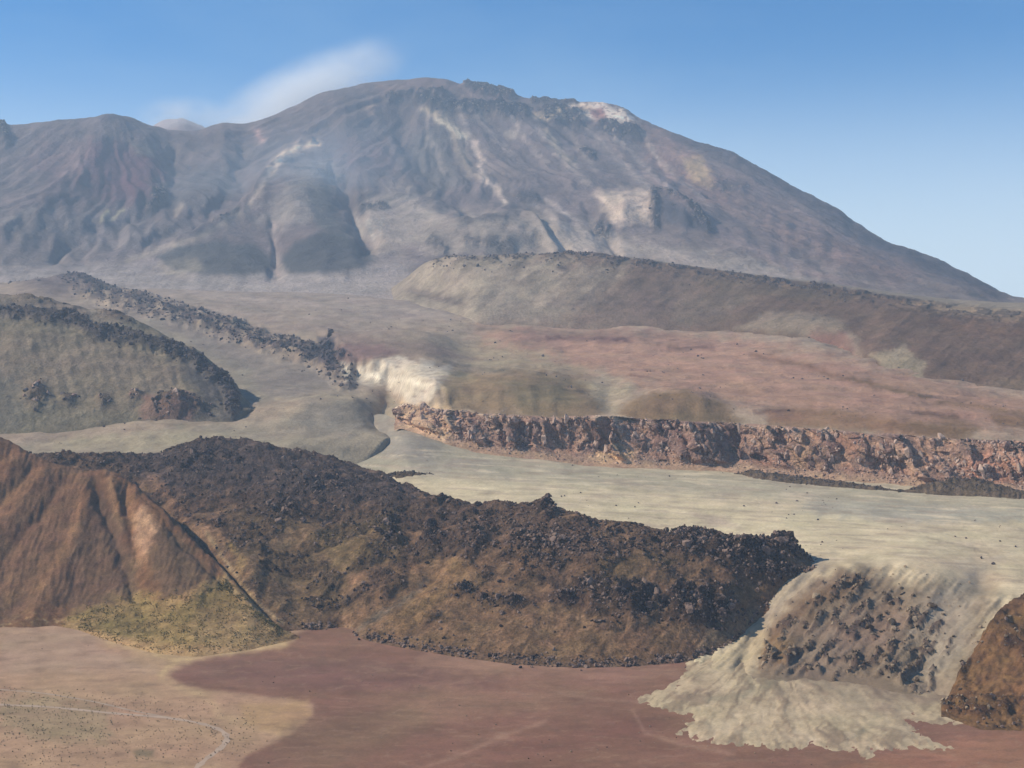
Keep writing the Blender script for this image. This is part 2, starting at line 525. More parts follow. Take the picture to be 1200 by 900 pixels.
# the red bed: broad darker and lighter pans
A.patch([(200, 792), (250, 772), (420, 770), (600, 800), (500, 812), (300, 806)], (112, 80, 76), 8, 6, 0.55)
A.patch([(420, 815), (520, 800), (720, 805), (640, 830), (480, 850)], (140, 106, 90), 12, 10, 0.55)
A.patch([(600, 860), (760, 840), (800, 870), (700, 900), (560, 910)], (118, 80, 70), 12, 10, 0.5)
A.patch([(500, 760), (740, 775), (820, 790), (740, 800), (480, 785)], (148, 112, 98), 7, 6, 0.6)
A.patch([(690, 835), (770, 828), (800, 842), (740, 850)], (110, 78, 66), 6, 4, 0.6)
A.patch([(350, 840), (480, 825), (520, 850), (400, 900), (290, 900)], (114, 88, 74), 12, 9, 0.5)
A.patch([(1000, 895), (1150, 860), (1250, 850), (1250, 920), (900, 920)], (146, 102, 84), 7, 5, 0.7)
A.mottle(90, 10, 0.20, 71)
A.mottle(14, 4, 0.12, 72)
A.mixc(sm(0.12, 0.3, ridged(A.bx / 70 + .4 * fbm(A.bx / 20, A.by / 9, 3, 183), A.by / 12, 3, 181) - 0.62) * 0.35, (150, 118, 102))
A.mixc(sm(0.1, 0.35, fbm(A.bx / 30, A.by / 5, 5, 182)) * 0.3, (104, 80, 70))
for pts, w_ in [([(480, 905), (545, 883), (590, 862), (640, 845)], 2.6), ([(742, 832), (755, 858), (790, 870), (860, 884)], 2.4), ([(655, 812), (700, 820), (820, 826)], 2.0)]:
    A.stroke(pts, w_, (152, 116, 102), 0.6, 1.0)
cellred = (A.redm[:-1, :-1] > 0.5)
tag(A.mesh('dry_lake_bed', M_playa, cellred), 'flat reddish brown dry lake bed in front of the dark lava', 'lake bed', 'structure')
tag(A.mesh('sandy_shore', M_playa, ~cellred), 'pale tan sandy shore at lower left beside the reddish lake bed', 'shore', 'structure')

# vehicle tracks on the shore: thin worn strips just above the sand
def strip(name, pts, w, mat, z0=0.05):
    P = np.array([gpt(*p) for p in pts])
    t = np.linspace(0, len(P) - 1, 70)
    P = np.stack([np.interp(t, range(len(P)), P[:, k]) for k in range(3)], 1)
    for _ in range(6): P[1:-1] = (P[:-2] + P[1:-1] * 2 + P[2:]) / 4
    d = np.gradient(P[:, :2], axis=0); d /= np.linalg.norm(d, axis=1)[:, None]
    nrm = np.stack([-d[:, 1], d[:, 0]], 1)
    wv = w * (1 + 0.25 * np.sin(np.arange(70) * 1.7) + 0.2 * rng.uniform(-1, 1, 70))
    V = []
    for k in (-1, -0.35, 0.35, 1):
        Q = P.copy(); Q[:, :2] += nrm * (wv * k / 2)[:, None]; Q[:, 2] += z0 - 0.0 * abs(k); V.append(Q)
    V = np.concatenate(V)
    f = []
    for k in range(3):
        for i in range(69): f.append((k * 70 + i, k * 70 + i + 1, (k + 1) * 70 + i + 1, (k + 1) * 70 + i))
    o = raw_mesh(name, V, np.array(f), mat)
    return o
def track_mat(name, c):
    m = bpy.data.materials.new(name); m.use_nodes = True
    n, l = m.node_tree.nodes, m.node_tree.links
    b = n['Principled BSDF']; b.inputs['Roughness'].default_value = 0.95
    t = n.new('ShaderNodeTexNoise'); t.inputs['Scale'].default_value = 0.12; t.inputs['Detail'].default_value = 6
    r = n.new('ShaderNodeValToRGB'); e = r.color_ramp.elements
    e[0].position = 0.3; e[1].position = 0.7
    e[0].color = (*(lin(c) * 0.86), 1); e[1].color = (*(lin(c) * 1.08), 1)
    geo = n.new('ShaderNodeNewGeometry'); l.new(geo.outputs['Position'], t.inputs['Vector'])
    l.new(t.outputs[0], r.inputs['Fac']); l.new(r.outputs[0], b.inputs['Base Color'])
    return m
M_track = track_mat('worn_track', (176, 148, 124))
M_track2 = track_mat('faint_track', (166, 140, 116))
gw = sm(-0.05, 0.3, fbm(A.X / 60, A.Y / 90, 3, 180)) * (A.by < 925) + 0.5 * sm(12, 0, np.abs(A.by - 788)) * (A.bx > 380)
P = scatter_pts(A, gw, 900)
tag(rock_stuff('scattered_stones', P, sizes(900, 0.12, 0.75, 3.2), R_tan), 'small brown stones strewn over the lake bed and shore', 'stones', 'stuff')
tag(strip('dirt_track', [(-600, 800), (-300, 812), (-60, 822), (0, 826), (60, 828), (130, 836), (190, 840), (235, 847), (262, 856), (268, 866), (258, 878), (240, 890), (222, 908), (200, 940)], 3.6, M_track),
    'pale worn dirt track curving down across the sandy shore', 'track', 'structure')
tag(strip('dirt_track', [(-600, 775), (-300, 792), (-60, 804), (0, 808), (50, 812), (110, 822), (160, 834), (200, 841)], 2.2, M_track2, 0.03),
    'fainter upper dirt track joining the worn track on the sandy shore', 'track', 'structure')

# ------------------------------------------------------------------ 2. pale fan of washed sand on the lake bed
px = np.arange(720, 1300, 1.8)
B = Surf([[(700, 925, Yflat(925)), (1400, 925, Yflat(925))], [(700, 765, Yflat(765)), (1400, 765, Yflat(765))]], px, [130], 0)
fan = [(740, 822), (752, 812), (778, 803), (792, 793), (800, 780), (800, 768), (1300, 768), (1300, 846), (1200, 847), (1110, 853), (1066, 846), (1090, 862), (1122, 874), (1120, 882), (1060, 880), (1035, 882), (1015, 892), (1000, 884), (960, 880), (920, 882), (880, 878), (850, 876), (815, 873), (792, 862), (794, 852), (808, 842), (795, 838), (765, 832)]
wd = poly_dist(B.bx + 12 * fbm(B.bx / 18, B.by / 9, 5, 21, .6) + 3 * fbm(B.bx / 4, B.by / 3, 3, 28), B.by + 7 * fbm(B.bx / 14, B.by / 7, 5, 22, .6), fan) + 7 * np.abs(fbm(np.arctan2(B.bx - 905, (B.by - 740) * 1.6) * 22, np.hypot(B.bx - 905, (B.by - 740) * 1.6) / 60, 4, 29))
B.gain = (1.08, 1.00, 1.04)
fa = np.arctan2(B.bx - 905, (B.by - 740) * 1.6); fr_ = np.hypot(B.bx - 905, (B.by - 740) * 1.6)
flow_n = fbm(fa * 7 + 0.6 * fbm(B.bx / 30, B.by / 14, 3, 26), fr_ / 70, 5, 27, .6)
B.Z[:] = ZL + sm(3, -12, wd) * 1.1 * (flow_n + .15) + np.clip(0.9 * sm(2, -26, wd) - 0.15, -0.2, 9) + sm(3, -10, wd) * (0.45 * ridged(B.X / 9, B.Y / 14, 4, 24) - 0.2)
B.fill((178, 160, 124))
B.mottle(50, 7, 0.16, 73, 0.5)
B.mixc(sm(0.04, 0.24, flow_n) * 0.75, (130, 114, 90))
B.mixc(sm(0.16, 0.3, fbm(fa * 24, fr_ / 30, 4, 192)) * 0.5, (122, 106, 84))
B.mixc(sm(-0.05, -0.35, flow_n) * 0.5, (198, 180, 144))
B.mottle(9, 4, 0.16, 74)
B.mixc(sm(0.0, 0.45, fbm(B.bx / 26, B.by / 6, 5, 25)) * 0.55, (150, 130, 102))
for pts, w_, c_ in [([(905, 800), (885, 812), (830, 820)], 4, (140, 132, 104)), ([(960, 800), (1000, 815), (1030, 840), (1000, 865)], 4, (132, 124, 98)),
                    ([(1010, 855), (1005, 870), (1020, 888)], 3, (118, 108, 86)), ([(830, 850), (880, 858), (930, 866)], 6, (186, 170, 134)),
                    ([(880, 830), (960, 838), (1040, 850), (1110, 872)], 5, (188, 170, 134)), ([(870, 775), (892, 782), (888, 800)], 3, (140, 124, 104))]:
    B.stroke(pts, w_, c_, 0.6, 3)
B.patch([(900, 770), (1100, 770), (1110, 822), (1060, 822), (1000, 806), (940, 800)], (126, 110, 90), 10, 8, 0.7)
B.patch([(900, 812), (1000, 808), (1090, 826), (1050, 838), (960, 826)], (150, 134, 108), 8, 8, 0.5)
keep = (wd[:-1, :-1] < 2.0)
tag(B.mesh('sand_fan', M_playa, keep), 'pale yellowish fan of washed sand spreading onto the red lake bed', 'sand fan', 'structure')

# ------------------------------------------------------------------ 3. the pale plain and the slope that drops to the fan
px = cols(300, 1480, 2.0, left=False)
foot = [(300, 800, 1100), (560, 790, 1080), (700, 795, 1040), (780, 790, 1030), (830, 785, 1020), (870, 790, 1000), (900, 800, 982), (960, 800, 982), (1040, 806, 968), (1100, 835, 906), (1160, 848, 881), (1300, 856, 866), (1500, 860, 860)]
foot0 = [(x, y + 24, Y - 34) for x, y, Y in foot]
low = [(300, 760, 1180), (700, 762, 1140), (800, 768, 1062), (870, 752, 1085), (900, 732, 1108), (925, 715, 1118), (950, 702, 1122), (1000, 722, 1080), (1050, 738, 1055), (1100, 765, 1000), (1160, 790, 960), (1300, 800, 945), (1500, 800, 945)]
edge = [(300, 690, 1300), (700, 690, 1270), (840, 690, 1215), (880, 692, 1180), (905, 684, 1175), (930, 673, 1172), (960, 666, 1170), (1000, 668, 1155), (1050, 662, 1150), (1100, 668, 1130), (1160, 690, 1085), (1200, 700, 1065), (1500, 720, 1040)]
midl = [(300, 612, 1480), (420, 600, 1470), (600, 592, 1440), (800, 605, 1400), (1000, 612, 1360), (1200, 622, 1320), (1500, 640, 1290)]
cf = [(300, 545, 1700), (420, 522, 1790), (450, 513, 1810), (470, 506, 1800), (500, 512, 1775), (520, 519, 1765), (600, 535, 1722), (680, 543, 1700), (760, 548, 1682), (860, 550, 1660), (960, 560, 1610), (1060, 569, 1560), (1200, 577, 1500), (1500, 592, 1420)]
cf2 = [(x, y - (30 if x < 465 else 10), Y + (170 if x < 465 else 60)) for x, y, Y in cf]
D = Surf([foot0, foot, low, edge, midl, cf, cf2], px, [8, 60, 75, 60, 60, 6], 8)
D.T = np.where(D.T < 1, D.T, np.where(D.T < 3, 1 + (D.T - 1) / 2, D.T - 1))
n = fbm(D.X / 90, D.Y / 130, 5, 30)
D.Z += 3.0 * n * sm(0.0, 1.2, D.T)
on = sm(1.05, 1.2, D.T) * sm(2.0, 1.8, D.T)
# gullies and rough rock on the slope
D.ridge([(915, 775), (920, 740), (955, 700), (1000, 676)], 22, 3)
D.ridge([(1040, 800), (1060, 750), (1080, 720)], 26, 3)
D.ridge([(868, 785), (882, 745), (905, 712), (950, 676)], 8, -3)
D.ridge([(1100, 825), (1080, 770), (1110, 700), (1150, 680)], 22, -6)
sl = sm(1.0, 1.1, D.T) * sm(2.1, 1.9, D.T)
rockA = D.slopemask([(885, 765), (905, 735), (950, 690), (990, 672), (1022, 676), (1015, 695), (1060, 700), (1110, 720), (1110, 760), (1090, 815), (1030, 800), (960, 796), (900, 785)], 12, 8)
su, sv = (D.bx * 1.1 + D.by) / 1.49, (-D.bx + 1.1 * D.by) / 1.49
su = su + 4 * fbm(D.bx / 25, D.by / 25, 3, 37)
stk = fbm(su / 9, sv / 48, 5, 36)
D.Z += sl * (2.6 * stk + 0.9 * fbm(D.X / 9, D.Y / 14, 4, 33))
f1, f2, v = voronoi(D.X / 7, D.Y / 12, 5)
rkn = sm(0.04, 0.26, fbm(su / 10, sv / 22, 4, 39))
D.Z += sl * rockA * rkn * (0.6 + v) * 2.6
D.Z += sm(2.0, 2.4, D.T) * 1.0 * ridged(D.X / 220, D.Y / 26, 3, 35)
D.base()
D.fill((168, 152, 120))
plaincols = [([(300, 500), (520, 500), (700, 540), (900, 555), (1100, 575), (1500, 600), (1500, 628), (1100, 600), (900, 585), (700, 572), (480, 560), (300, 560)], (138, 130, 108), 10, 5, 0.75),
             ([(470, 560), (640, 560), (900, 596), (1200, 622), (1200, 650), (950, 640), (760, 620), (470, 590)], (172, 158, 124), 8, 5, 0.6),
             ([(950, 585), (1080, 590), (1200, 600), (1200, 612), (1040, 612), (930, 600)], (136, 130, 112), 6, 4, 0.8),
             ([(530, 538), (560, 536), (585, 543), (560, 550), (520, 548)], (124, 114, 98), 4, 3, 0.7),
             ([(380, 540), (440, 530), (470, 545), (440, 556), (380, 560)], (128, 122, 100), 6, 4, 0.6),
             ([(1080, 640), (1170, 640), (1170, 680), (1100, 700), (1070, 680)], (156, 138, 110), 10, 8, 0.5),
             ([(810, 600), (850, 606), (870, 620), (830, 616)], (146, 128, 110), 5, 4, 0.7)]
for a_ in plaincols: D.patch(*a_)
D.patch([(400, 530), (430, 470), (440, 455), (474, 460), (476, 498), (520, 520), (500, 545), (450, 535)], (120, 112, 98), 10, 4, 0.85)
D.mixc(sm(2.0, 2.2, D.T) * sm(0.05, 0.3, fbm((D.bx + D.by) / 70, (D.by - D.bx * .05) / 3.2, 5, 190)) * 0.55, (138, 122, 102))
D.mixc(sm(2.0, 2.2, D.T) * sm(0.1, 0.35, fbm(D.bx / 60, (D.by - D.bx * .06) / 3, 5, 191)) * 0.5, (184, 168, 136))
D.mottle(140, 5, 0.16, 75, 0.06)
D.mottle(18, 6, 0.10, 76)
sp = D.slopemask([(870, 800), (895, 740), (940, 685), (980, 664), (1025, 666), (1060, 680), (1110, 685), (1170, 680), (1150, 760), (1130, 860), (1000, 820)], 14, 7)
D.mixc(sp * (0.9 - 0.25 * sm(1030, 1110, D.bx)), (92, 76, 60))
D.stroke([(958, 664), (925, 690), (900, 715), (880, 742)], 14, (112, 98, 82), 0.7, 4)
D.patch([(882, 762), (905, 735), (940, 700), (985, 672), (1022, 675), (1008, 690), (960, 715), (935, 750), (915, 780), (890, 782)], (96, 76, 56), 8, 6, 0.9)
D.patch([(885, 745), (935, 745), (925, 775), (890, 775)], (114, 88, 58), 8, 5, 0.6)
D.patch([(985, 705), (1050, 705), (1070, 730), (1040, 760), (990, 745)], (110, 90, 72), 10, 8, 0.6)
D.patch([(940, 730), (990, 720), (1020, 770), (980, 795), (920, 790)], (112, 94, 76), 10, 8, 0.6)
D.patch([(1090, 690), (1150, 680), (1130, 760), (1080, 810)], (126, 116, 98), 10, 8, 0.6)
for pts, w_ in [([(958, 662), (930, 690), (905, 715), (885, 735), (868, 765), (850, 785)], 8), ([(885, 735), (878, 755), (885, 780)], 4), ([(1170, 655), (1130, 680), (1095, 710), (1070, 740)], 7)]:
    D.stroke(pts, w_, (138, 126, 106), 0.7, 3)
D.patch([(820, 775), (860, 760), (870, 735), (890, 720), (900, 740), (885, 790), (830, 800)], (150, 134, 104), 6, 4, 0.8)
D.mixc(sl * rockA * rkn * 0.85, (66, 52, 44))
D.mixc(sl * sp * sm(0.0, 0.35, stk) * 0.45, (122, 106, 86))
D.mixc(sl * sm(0.1, 0.6, fbm(D.bx / 9 + D.by / 14, D.by / 5 - D.bx / 6, 4, 38)) * 0.35, (96, 82, 66))
for pts, w_ in [([(1085, 630), (1140, 642), (1150, 652)], 1.6), ([(1140, 640), (1165, 655)], 1.2)]:
    D.stroke(pts, w_, (116, 102, 84), 0.6, 2)
cells_slope = (D.T[:-1, :-1] < 2.0)
D.rock += sl * rockA * 0.8
slope = tag(D.mesh('sandy_slope', M_plain, cells_slope), 'sandy slope with brown rock outcrops between the pale plain and the fan', 'slope', 'structure')
tag(D.mesh('pale_plain', M_plain, ~cells_slope), 'broad pale sandy plain between the dark lava and the cliff', 'plain', 'structure')
w = sl * rockA * rkn * (1 - .5 * sm(1030, 1090, D.bx))
D.wr = w
P = scatter_pts(D, w + 0.03 * sl * sm(1000, 1080, D.bx), 900)
rock_stuff('rubble', P, sizes(900, 0.4, 1.8, 3), R_tan, slope)
P = scatter_pts(D, w, 90)
rock_objs('outcrop_block', P, sizes(90, 1.3, 4.2, 2.4), R_tan, slope, 0.65)

# ------------------------------------------------------------------ 4. the brown rocky knoll at the right edge
px = np.arange(1103, 1420, 1.6)
kn_foot = [(1080, 835, 900), (1105, 832, 905), (1150, 850, 872), (1200, 856, 866), (1420, 860, 860)]
kn_top = [(1080, 834, 930), (1104, 826, 940), (1120, 800, 950), (1140, 765, 985), (1158, 738, 1010), (1172, 712, 1040), (1185, 706, 1050), (1200, 700, 1060), (1260, 680, 1080), (1420, 670, 1090)]
kn_b = [(x, max(y, 740) + 25, Y + 60) for x, y, Y in kn_top]
K = Surf([[(x, y + 36, Y - 30) for x, y, Y in kn_foot], kn_foot, [(x, (y + yy) / 2, 940 if x > 1110 else 915) for (x, y, Y), yy in zip([(1080, 834, 0), (1105, 829, 0), (1150, 800, 0), (1200, 780, 0), (1420, 770, 0)], [835, 831, 800, 780, 770])], kn_top, kn_b], px, [6, 60, 60, 12], 5)
f1, f2, v = voronoi(K.X / 6, K.Y / 9, 15)
rk = sm(-0.1, 0.25, fbm(K.X / 34, K.Y / 40, 3, 44))
m4 = sm(0.9, 1.1, K.T)
K.Z += m4 * (3.2 * fbm(K.X / 14, K.Y / 20, 4, 43) + 2.2 * fbm(K.X / 5, K.Y / 7, 4, 48) + rk * v * 3.4)
K.rock += rk
K.Z -= 75 * sm(1290, 1400, K.bx)
K.fill((104, 78, 54))
K.mixc(sm(0.0, 0.4, fbm(K.bx / 18, K.by / 12, 4, 45)) * 0.6, (130, 100, 66))
K.mixc(sm(0.0, 0.4, fbm(K.bx / 12, K.by / 9, 4, 46)) * 0.6, (74, 56, 46))
K.mixc(rk * sm(0.3, 0.7, v) * 0.7, (58, 44, 40))
K.mottle(6, 4, 0.35, 47)
knoll = tag(K.mesh('rocky_knoll', M_hill), 'brown rocky knoll at the right edge above the lake bed', 'knoll', 'structure')
P = scatter_pts(K, rk * m4 + 0.1, 500)
rock_stuff('rubble', P, sizes(500, 0.4, 2.1, 2.5), R_tan, knoll)
P = scatter_pts(K, (rk * m4) ** 2, 45)
rock_objs('outcrop_block', P, sizes(45, 1.2, 2.7, 2), R_lava, knoll, 0.35)
P = scatter_pts(K, sm(0.8, 1.0, K.T) * sm(1.25, 1.1, K.T), 30)
rock_objs('outcrop_block', P, sizes(30, 0.8, 2.0, 2), R_lava, knoll, 0.2)

# ------------------------------------------------------------------ 5. the dark lava flow
px = np.arange(20, 985, 1.7)
toe = [(20, 700, 1400), (200, 690, 1345), (262, 698, 1222), (305, 733, 1152), (325, 742, 1138), (345, 738, 1150), (400, 738, 1152), (430, 750, 1112), (480, 760, 1083), (540, 770, 1056), (600, 778, 1035), (680, 783, 1023), (740, 781, 1028), (800, 776, 1040), (850, 764, 1072), (868, 748, 1100), (885, 722, 1130), (905, 704, 1150), (930, 684, 1163), (955, 662, 1176), (985, 690, 1180)]
toe0 = [(x, y + 24, Y - 28) for x, y, Y in toe]
q1 = [(20, 600, 1460), (200, 625, 1380), (265, 661, 1248), (300, 694, 1186), (345, 695, 1210), (400, 690, 1215), (430, 692, 1190), (480, 690, 1180), (540, 700, 1150), (600, 705, 1130), (680, 708, 1115), (740, 712, 1105), (800, 708, 1115), (850, 700, 1130), (880, 690, 1150), (905, 678, 1160), (930, 664, 1172), (955, 660, 1184), (985, 690, 1190)]
q2 = [(20, 570, 1500), (130, 575, 1480), (200, 590, 1425), (265, 606, 1370), (345, 625, 1310), (400, 625, 1300), (480, 628, 1275), (540, 632, 1245), (600, 635, 1222), (680, 640, 1195), (740, 645, 1180), (800, 645, 1180), (850, 645, 1180), (880, 646, 1180), (905, 648, 1182), (930, 650, 1186), (955, 657, 1190), (985, 690, 1196)]
cr = [(20, 535, 1580), (60, 530, 1600), (140, 535, 1600), (180, 533, 1610), (230, 520, 1640), (260, 512, 1670), (300, 516, 1665), (340, 526, 1640), (400, 540, 1590), (450, 556, 1530), (480, 572, 1470), (520, 585, 1420), (560, 591, 1380), (600, 591, 1350), (640, 594, 1320), (700, 607, 1290), (740, 613, 1270), (775, 627, 1240), (800, 622, 1235), (830, 620, 1235), (860, 629, 1225), (900, 634, 1215), (932, 639, 1205), (950, 652, 1203), (985, 690, 1206)]
back = [(x, y + 16 if x > 420 else y + 10, Y + 45) for x, y, Y in cr]
L = Surf([toe0, toe, q1, q2, cr, back], px, [6, 95, 75, 85, 12], 5)
m5 = sm(1.0, 1.25, L.T)
bigm = sm(1.0, 1.9, L.T) * sm(5.0, 4.2, L.T)
# lumpy blocky lava, scales from 40 m heaps to 4 m blocks
L.Z += bigm * 9 * fbm(L.X / 55, L.Y / 60, 4, 50)
rough = sm(-0.12, 0.22, fbm(L.X / 45, L.Y / 45, 3, 52) + 0.30 * sm(2.0, 3.0, L.T) - 0.08 + 0.10 * sm(680, 840, L.bx) * sm(1.5, 2.2, L.T) - 0.28 * sm(2.5, 1.5, L.T) + 0.12 * sm(2.9, 3.5, L.T) - 0.3 * sm(60, 0, np.hypot(L.bx - 895, L.by - 690)))
crest_m = sm(3.4, 4.0, L.T) * sm(4.8, 4.2, L.T)
clump = np.zeros_like(L.X)
for cx, cy, rx, ry, h in [(560, 632, 16, 16, 7), (505, 628, 9, 12, 7), (455, 622, 16, 18, 7), (740, 705, 36, 20, 9), (810, 708, 40, 22, 10), (845, 720, 22, 16, 9), (700, 690, 24, 10, 5), (665, 700, 22, 8, 4), (590, 705, 30, 7, 5), (540, 695, 18, 7, 4),
                          (870, 650, 46, 14, 6), (925, 642, 16, 9, 6), (820, 640, 20, 16, 5), (640, 600, 10, 8, 7), (900, 670, 30, 10, 3), (330, 600, 30, 16, 4), (230, 540, 30, 10, 5), (370, 570, 40, 10, 4), (800, 625, 12, 8, 5), (905, 640, 18, 6, 5), (640, 640, 50, 18, 3)]:
    d = np.hypot((L.bx - cx) / rx, (L.by - cy) / ry)
    g_ = np.exp(-d ** 2 * 1.1)
    clump = np.maximum(clump, g_)
    L.Z += h * g_ * (0.75 + 1.1 * perlin(L.X / 11, L.Y / 11, 57))
rough = np.clip(np.maximum(rough, clump * 1.2), 0, 1)
for sc, hh, sd in ((17, 4.5, 1), (8.5, 3.0, 2), (4.6, 1.5, 3)):
    f1, f2, v = voronoi(L.X / sc + 0.3 * perlin(L.X / sc, L.Y / sc, 58), L.Y / (sc * 1.15), 60 + sd)
    L.Z += m5 * (0.15 + 0.85 * rough) * hh * (v - 0.35) * sm(0.02, 0.28, f2 - f1)
L.Z += m5 * (0.2 + 0.8 * rough) * 1.3 * fbm(L.X / 5, L.Y / 7, 4, 53, 0.6)
# debris chutes down the front
L.ridge([(400, 735), (470, 690), (520, 655)], 14, -5)
L.ridge([(300, 700), (360, 660), (400, 600)], 26, -3)
L.Z += m5 * sm(2.2, 1.5, L.T) * 1.3 * fbm(L.bx / 14 + L.by / 20, L.by / 60, 3, 59)
L.base()
L.rock += rough * m5
L.fill((110, 85, 64))
L.mixc(rough * 0.7 * m5, (76, 61, 55))
L.mixc(clump * 0.9, (38, 32, 34))
L.patch([(130, 530), (230, 512), (280, 510), (400, 535), (480, 560), (500, 585), (420, 590), (330, 580), (250, 570), (190, 575)], (74, 64, 64), 12, 10, 0.8)
L.patch([(265, 600), (330, 600), (420, 640), (400, 720), (340, 735), (300, 690)], (98, 80, 58), 14, 10, 0.7)
L.patch([(430, 690), (500, 650), (560, 670), (620, 730), (740, 750), (760, 775), (600, 772), (480, 750), (430, 735)], (106, 82, 60), 14, 10, 0.75)
L.patch([(450, 720), (490, 695), (530, 655), (560, 660), (520, 710), (470, 745)], (120, 94, 64), 8, 6, 0.6)
L.patch([(530, 600), (650, 605), (760, 630), (790, 650), (700, 650), (600, 640), (540, 630)], (104, 82, 70), 10, 9, 0.6)
L.patch([(690, 610), (760, 620), (775, 640), (720, 640)], (124, 98, 78), 8, 6, 0.6)
L.patch([(590, 640), (650, 640), (640, 680), (570, 690)], (108, 82, 62), 10, 8, 0.5)
L.patch([(855, 680), (900, 670), (900, 690), (870, 720), (840, 700)], (104, 80, 56), 6, 5, 0.7)
L.patch([(700, 655), (760, 640), (800, 655), (760, 680), (710, 685)], (98, 80, 56), 8, 6, 0.6)
L.patch([(850, 715), (890, 715), (885, 735), (850, 765), (810, 772), (830, 740)], (116, 100, 80), 6, 5, 0.7)
L.patch([(360, 620), (460, 600), (470, 650), (400, 670)], (100, 84, 54), 14, 8, 0.5)
for pts in [[(440, 725), (480, 700), (500, 680)], [(420, 738), (450, 715)]]:
    L.stroke(pts, 4, (84, 78, 70), 0.7)
L.stroke([(345, 738), (430, 748), (540, 768), (680, 781), (800, 774), (860, 755)], 5, (94, 76, 66), 0.6, 2)
L.mixc(m5 * sm(0.1, 0.4, fbm(L.bx / 8, L.by / 5, 4, 87)) * 0.35, (130, 104, 86))
L.mixc(m5 * (.25 + .75 * rough) * sm(0.12, 0.35, fbm(L.bx / 9, L.by / 6, 4, 86)) * 0.7, (48, 40, 40))
L.mottle(10, 7, 0.30, 78)
L.mottle(26, 14, 0.22, 79, 0.8)
# the narrow pale gully at the left side of the flow
for pts, w_, c_ in [([(178, 560), (200, 585), (222, 610), (245, 625)], 6, (128, 98, 80)), ([(243, 625), (262, 655), (275, 672), (300, 705), (330, 730)], 3, (150, 128, 100)), ([(270, 640), (285, 655), (280, 668)], 5, (132, 108, 70))]:
    L.stroke(pts, w_, c_, 0.8, 2)
flow = tag(L.mesh('lava_flow', M_lava), 'dark blocky lava flow ending in a steep brown front', 'lava flow', 'structure')
w = rough * m5 * (0.35 + clump * 2.2) * sm(4.9, 4.5, L.T) + 0.012 * m5
P = scatter_pts(L, w, 15000)
rock_stuff('rubble', P, sizes(15000, 0.4, 2.1, 3.0), R_lava, flow)
P1 = scatter_pts(L, clump ** 2.5 * m5 * sm(4.9, 4.4, L.T) * sm(5.2, 3, L.T), 170)
P2 = scatter_pts(L, (rough * sm(2.0, 2.6, L.T) * sm(4.5, 4.2, L.T) + 1.5 * crest_m * (L.bx > 480)), 90)
s1 = sizes(170, 2.0, 6.2, 2.0); s2 = sizes(90, 1.6, 3.8, 2)
rock_objs('lava_block', P1, s1, R_lava, flow, 0.3)
rock_objs('lava_block', P2, s2, R_lava, flow, 0.15)

# rubble along the toe of the front
tm = sm(0.85, 1.0, L.T) * sm(1.22, 1.08, L.T) * (L.bx > 345) * sm(-0.2, 0.2, fbm(L.bx / 24, L.by * 0, 3, 95) + 0.12)
P = scatter_pts(L, tm, 1100); rock_stuff('toe_rubble', P, sizes(1100, 0.4, 2.1, 2.2), R_lava, flow)

# single stones that rolled out onto the lake bed or stand in the open
def stone(px_, py_, r_, mat, label, zfun=None, sq=0.8):
    if zfun is None:
        x, y, z = gpt(px_, py_)
    else:
        i = np.argmin((zfun.bx - px_) ** 2 + (zfun.by - py_) ** 2)
        x, y, z = zfun.X.ravel()[i], zfun.Y.ravel()[i], zfun.Z.ravel()[i]
    o = rock_objs('boulder', np.array([[x, y, z]]), np.array([r_]), mat, None, 0.15)[0]
    return tag(o, label, 'boulder')
stone(602, 779, 1.9, R_tan, 'pale boulder at the foot of the lava front, above the middle lake bed')
stone(610, 783, 1.7, R_lava, 'dark boulder lying on the red lake bed just right of the pale boulder')
stone(623, 782, 1.2, R_lava, 'small dark stone on the lake bed, second right of the pale boulder')
stone(681, 786, 1.3, R_lava, 'reddish brown stone on the lake bed below the middle of the lava front')
stone(764, 778, 2.2, R_lava, 'largest lone dark boulder at the right foot of the lava front')
stone(447, 754, 2.1, R_lava, 'dark boulder at the left foot of the lava front by the scree chute')
stone(421, 750, 1.8, R_lava, 'dark boulder at the far left of the rubble line along the lava toe')
stone(1163, 662, 2.0, R_dark, 'lone dark boulder on the pale plain near the right edge', D)
stone(1150, 655, 1.4, R_dark, 'small dark stone at the end of a dry rill on the pale plain', D)
stone(722, 593, 1.2, R_dark, 'tiny dark stone on the middle of the pale plain behind the lava', D)
stone(1172, 635, 1.1, R_dark, 'tiny dark stone on the pale plain above the lone dark boulder', D)
stone(1066, 735, 3.0, R_tan, 'large brown boulder standing on the sandy slope at right', D)
stone(1088, 700, 1.5, R_tan, 'small brown stone on the pale upper part of the sandy slope', D)
stone(1074, 798, 2.4, R_tan, 'brown boulder on the lower sandy slope left of the rocky knoll', D)
stone(1125, 776, 2.0, R_lava, 'dark boulder on the left flank of the rocky knoll at right', K)
stone(1138, 791, 2.2, R_lava, 'darkest boulder low on the face of the rocky knoll', K)

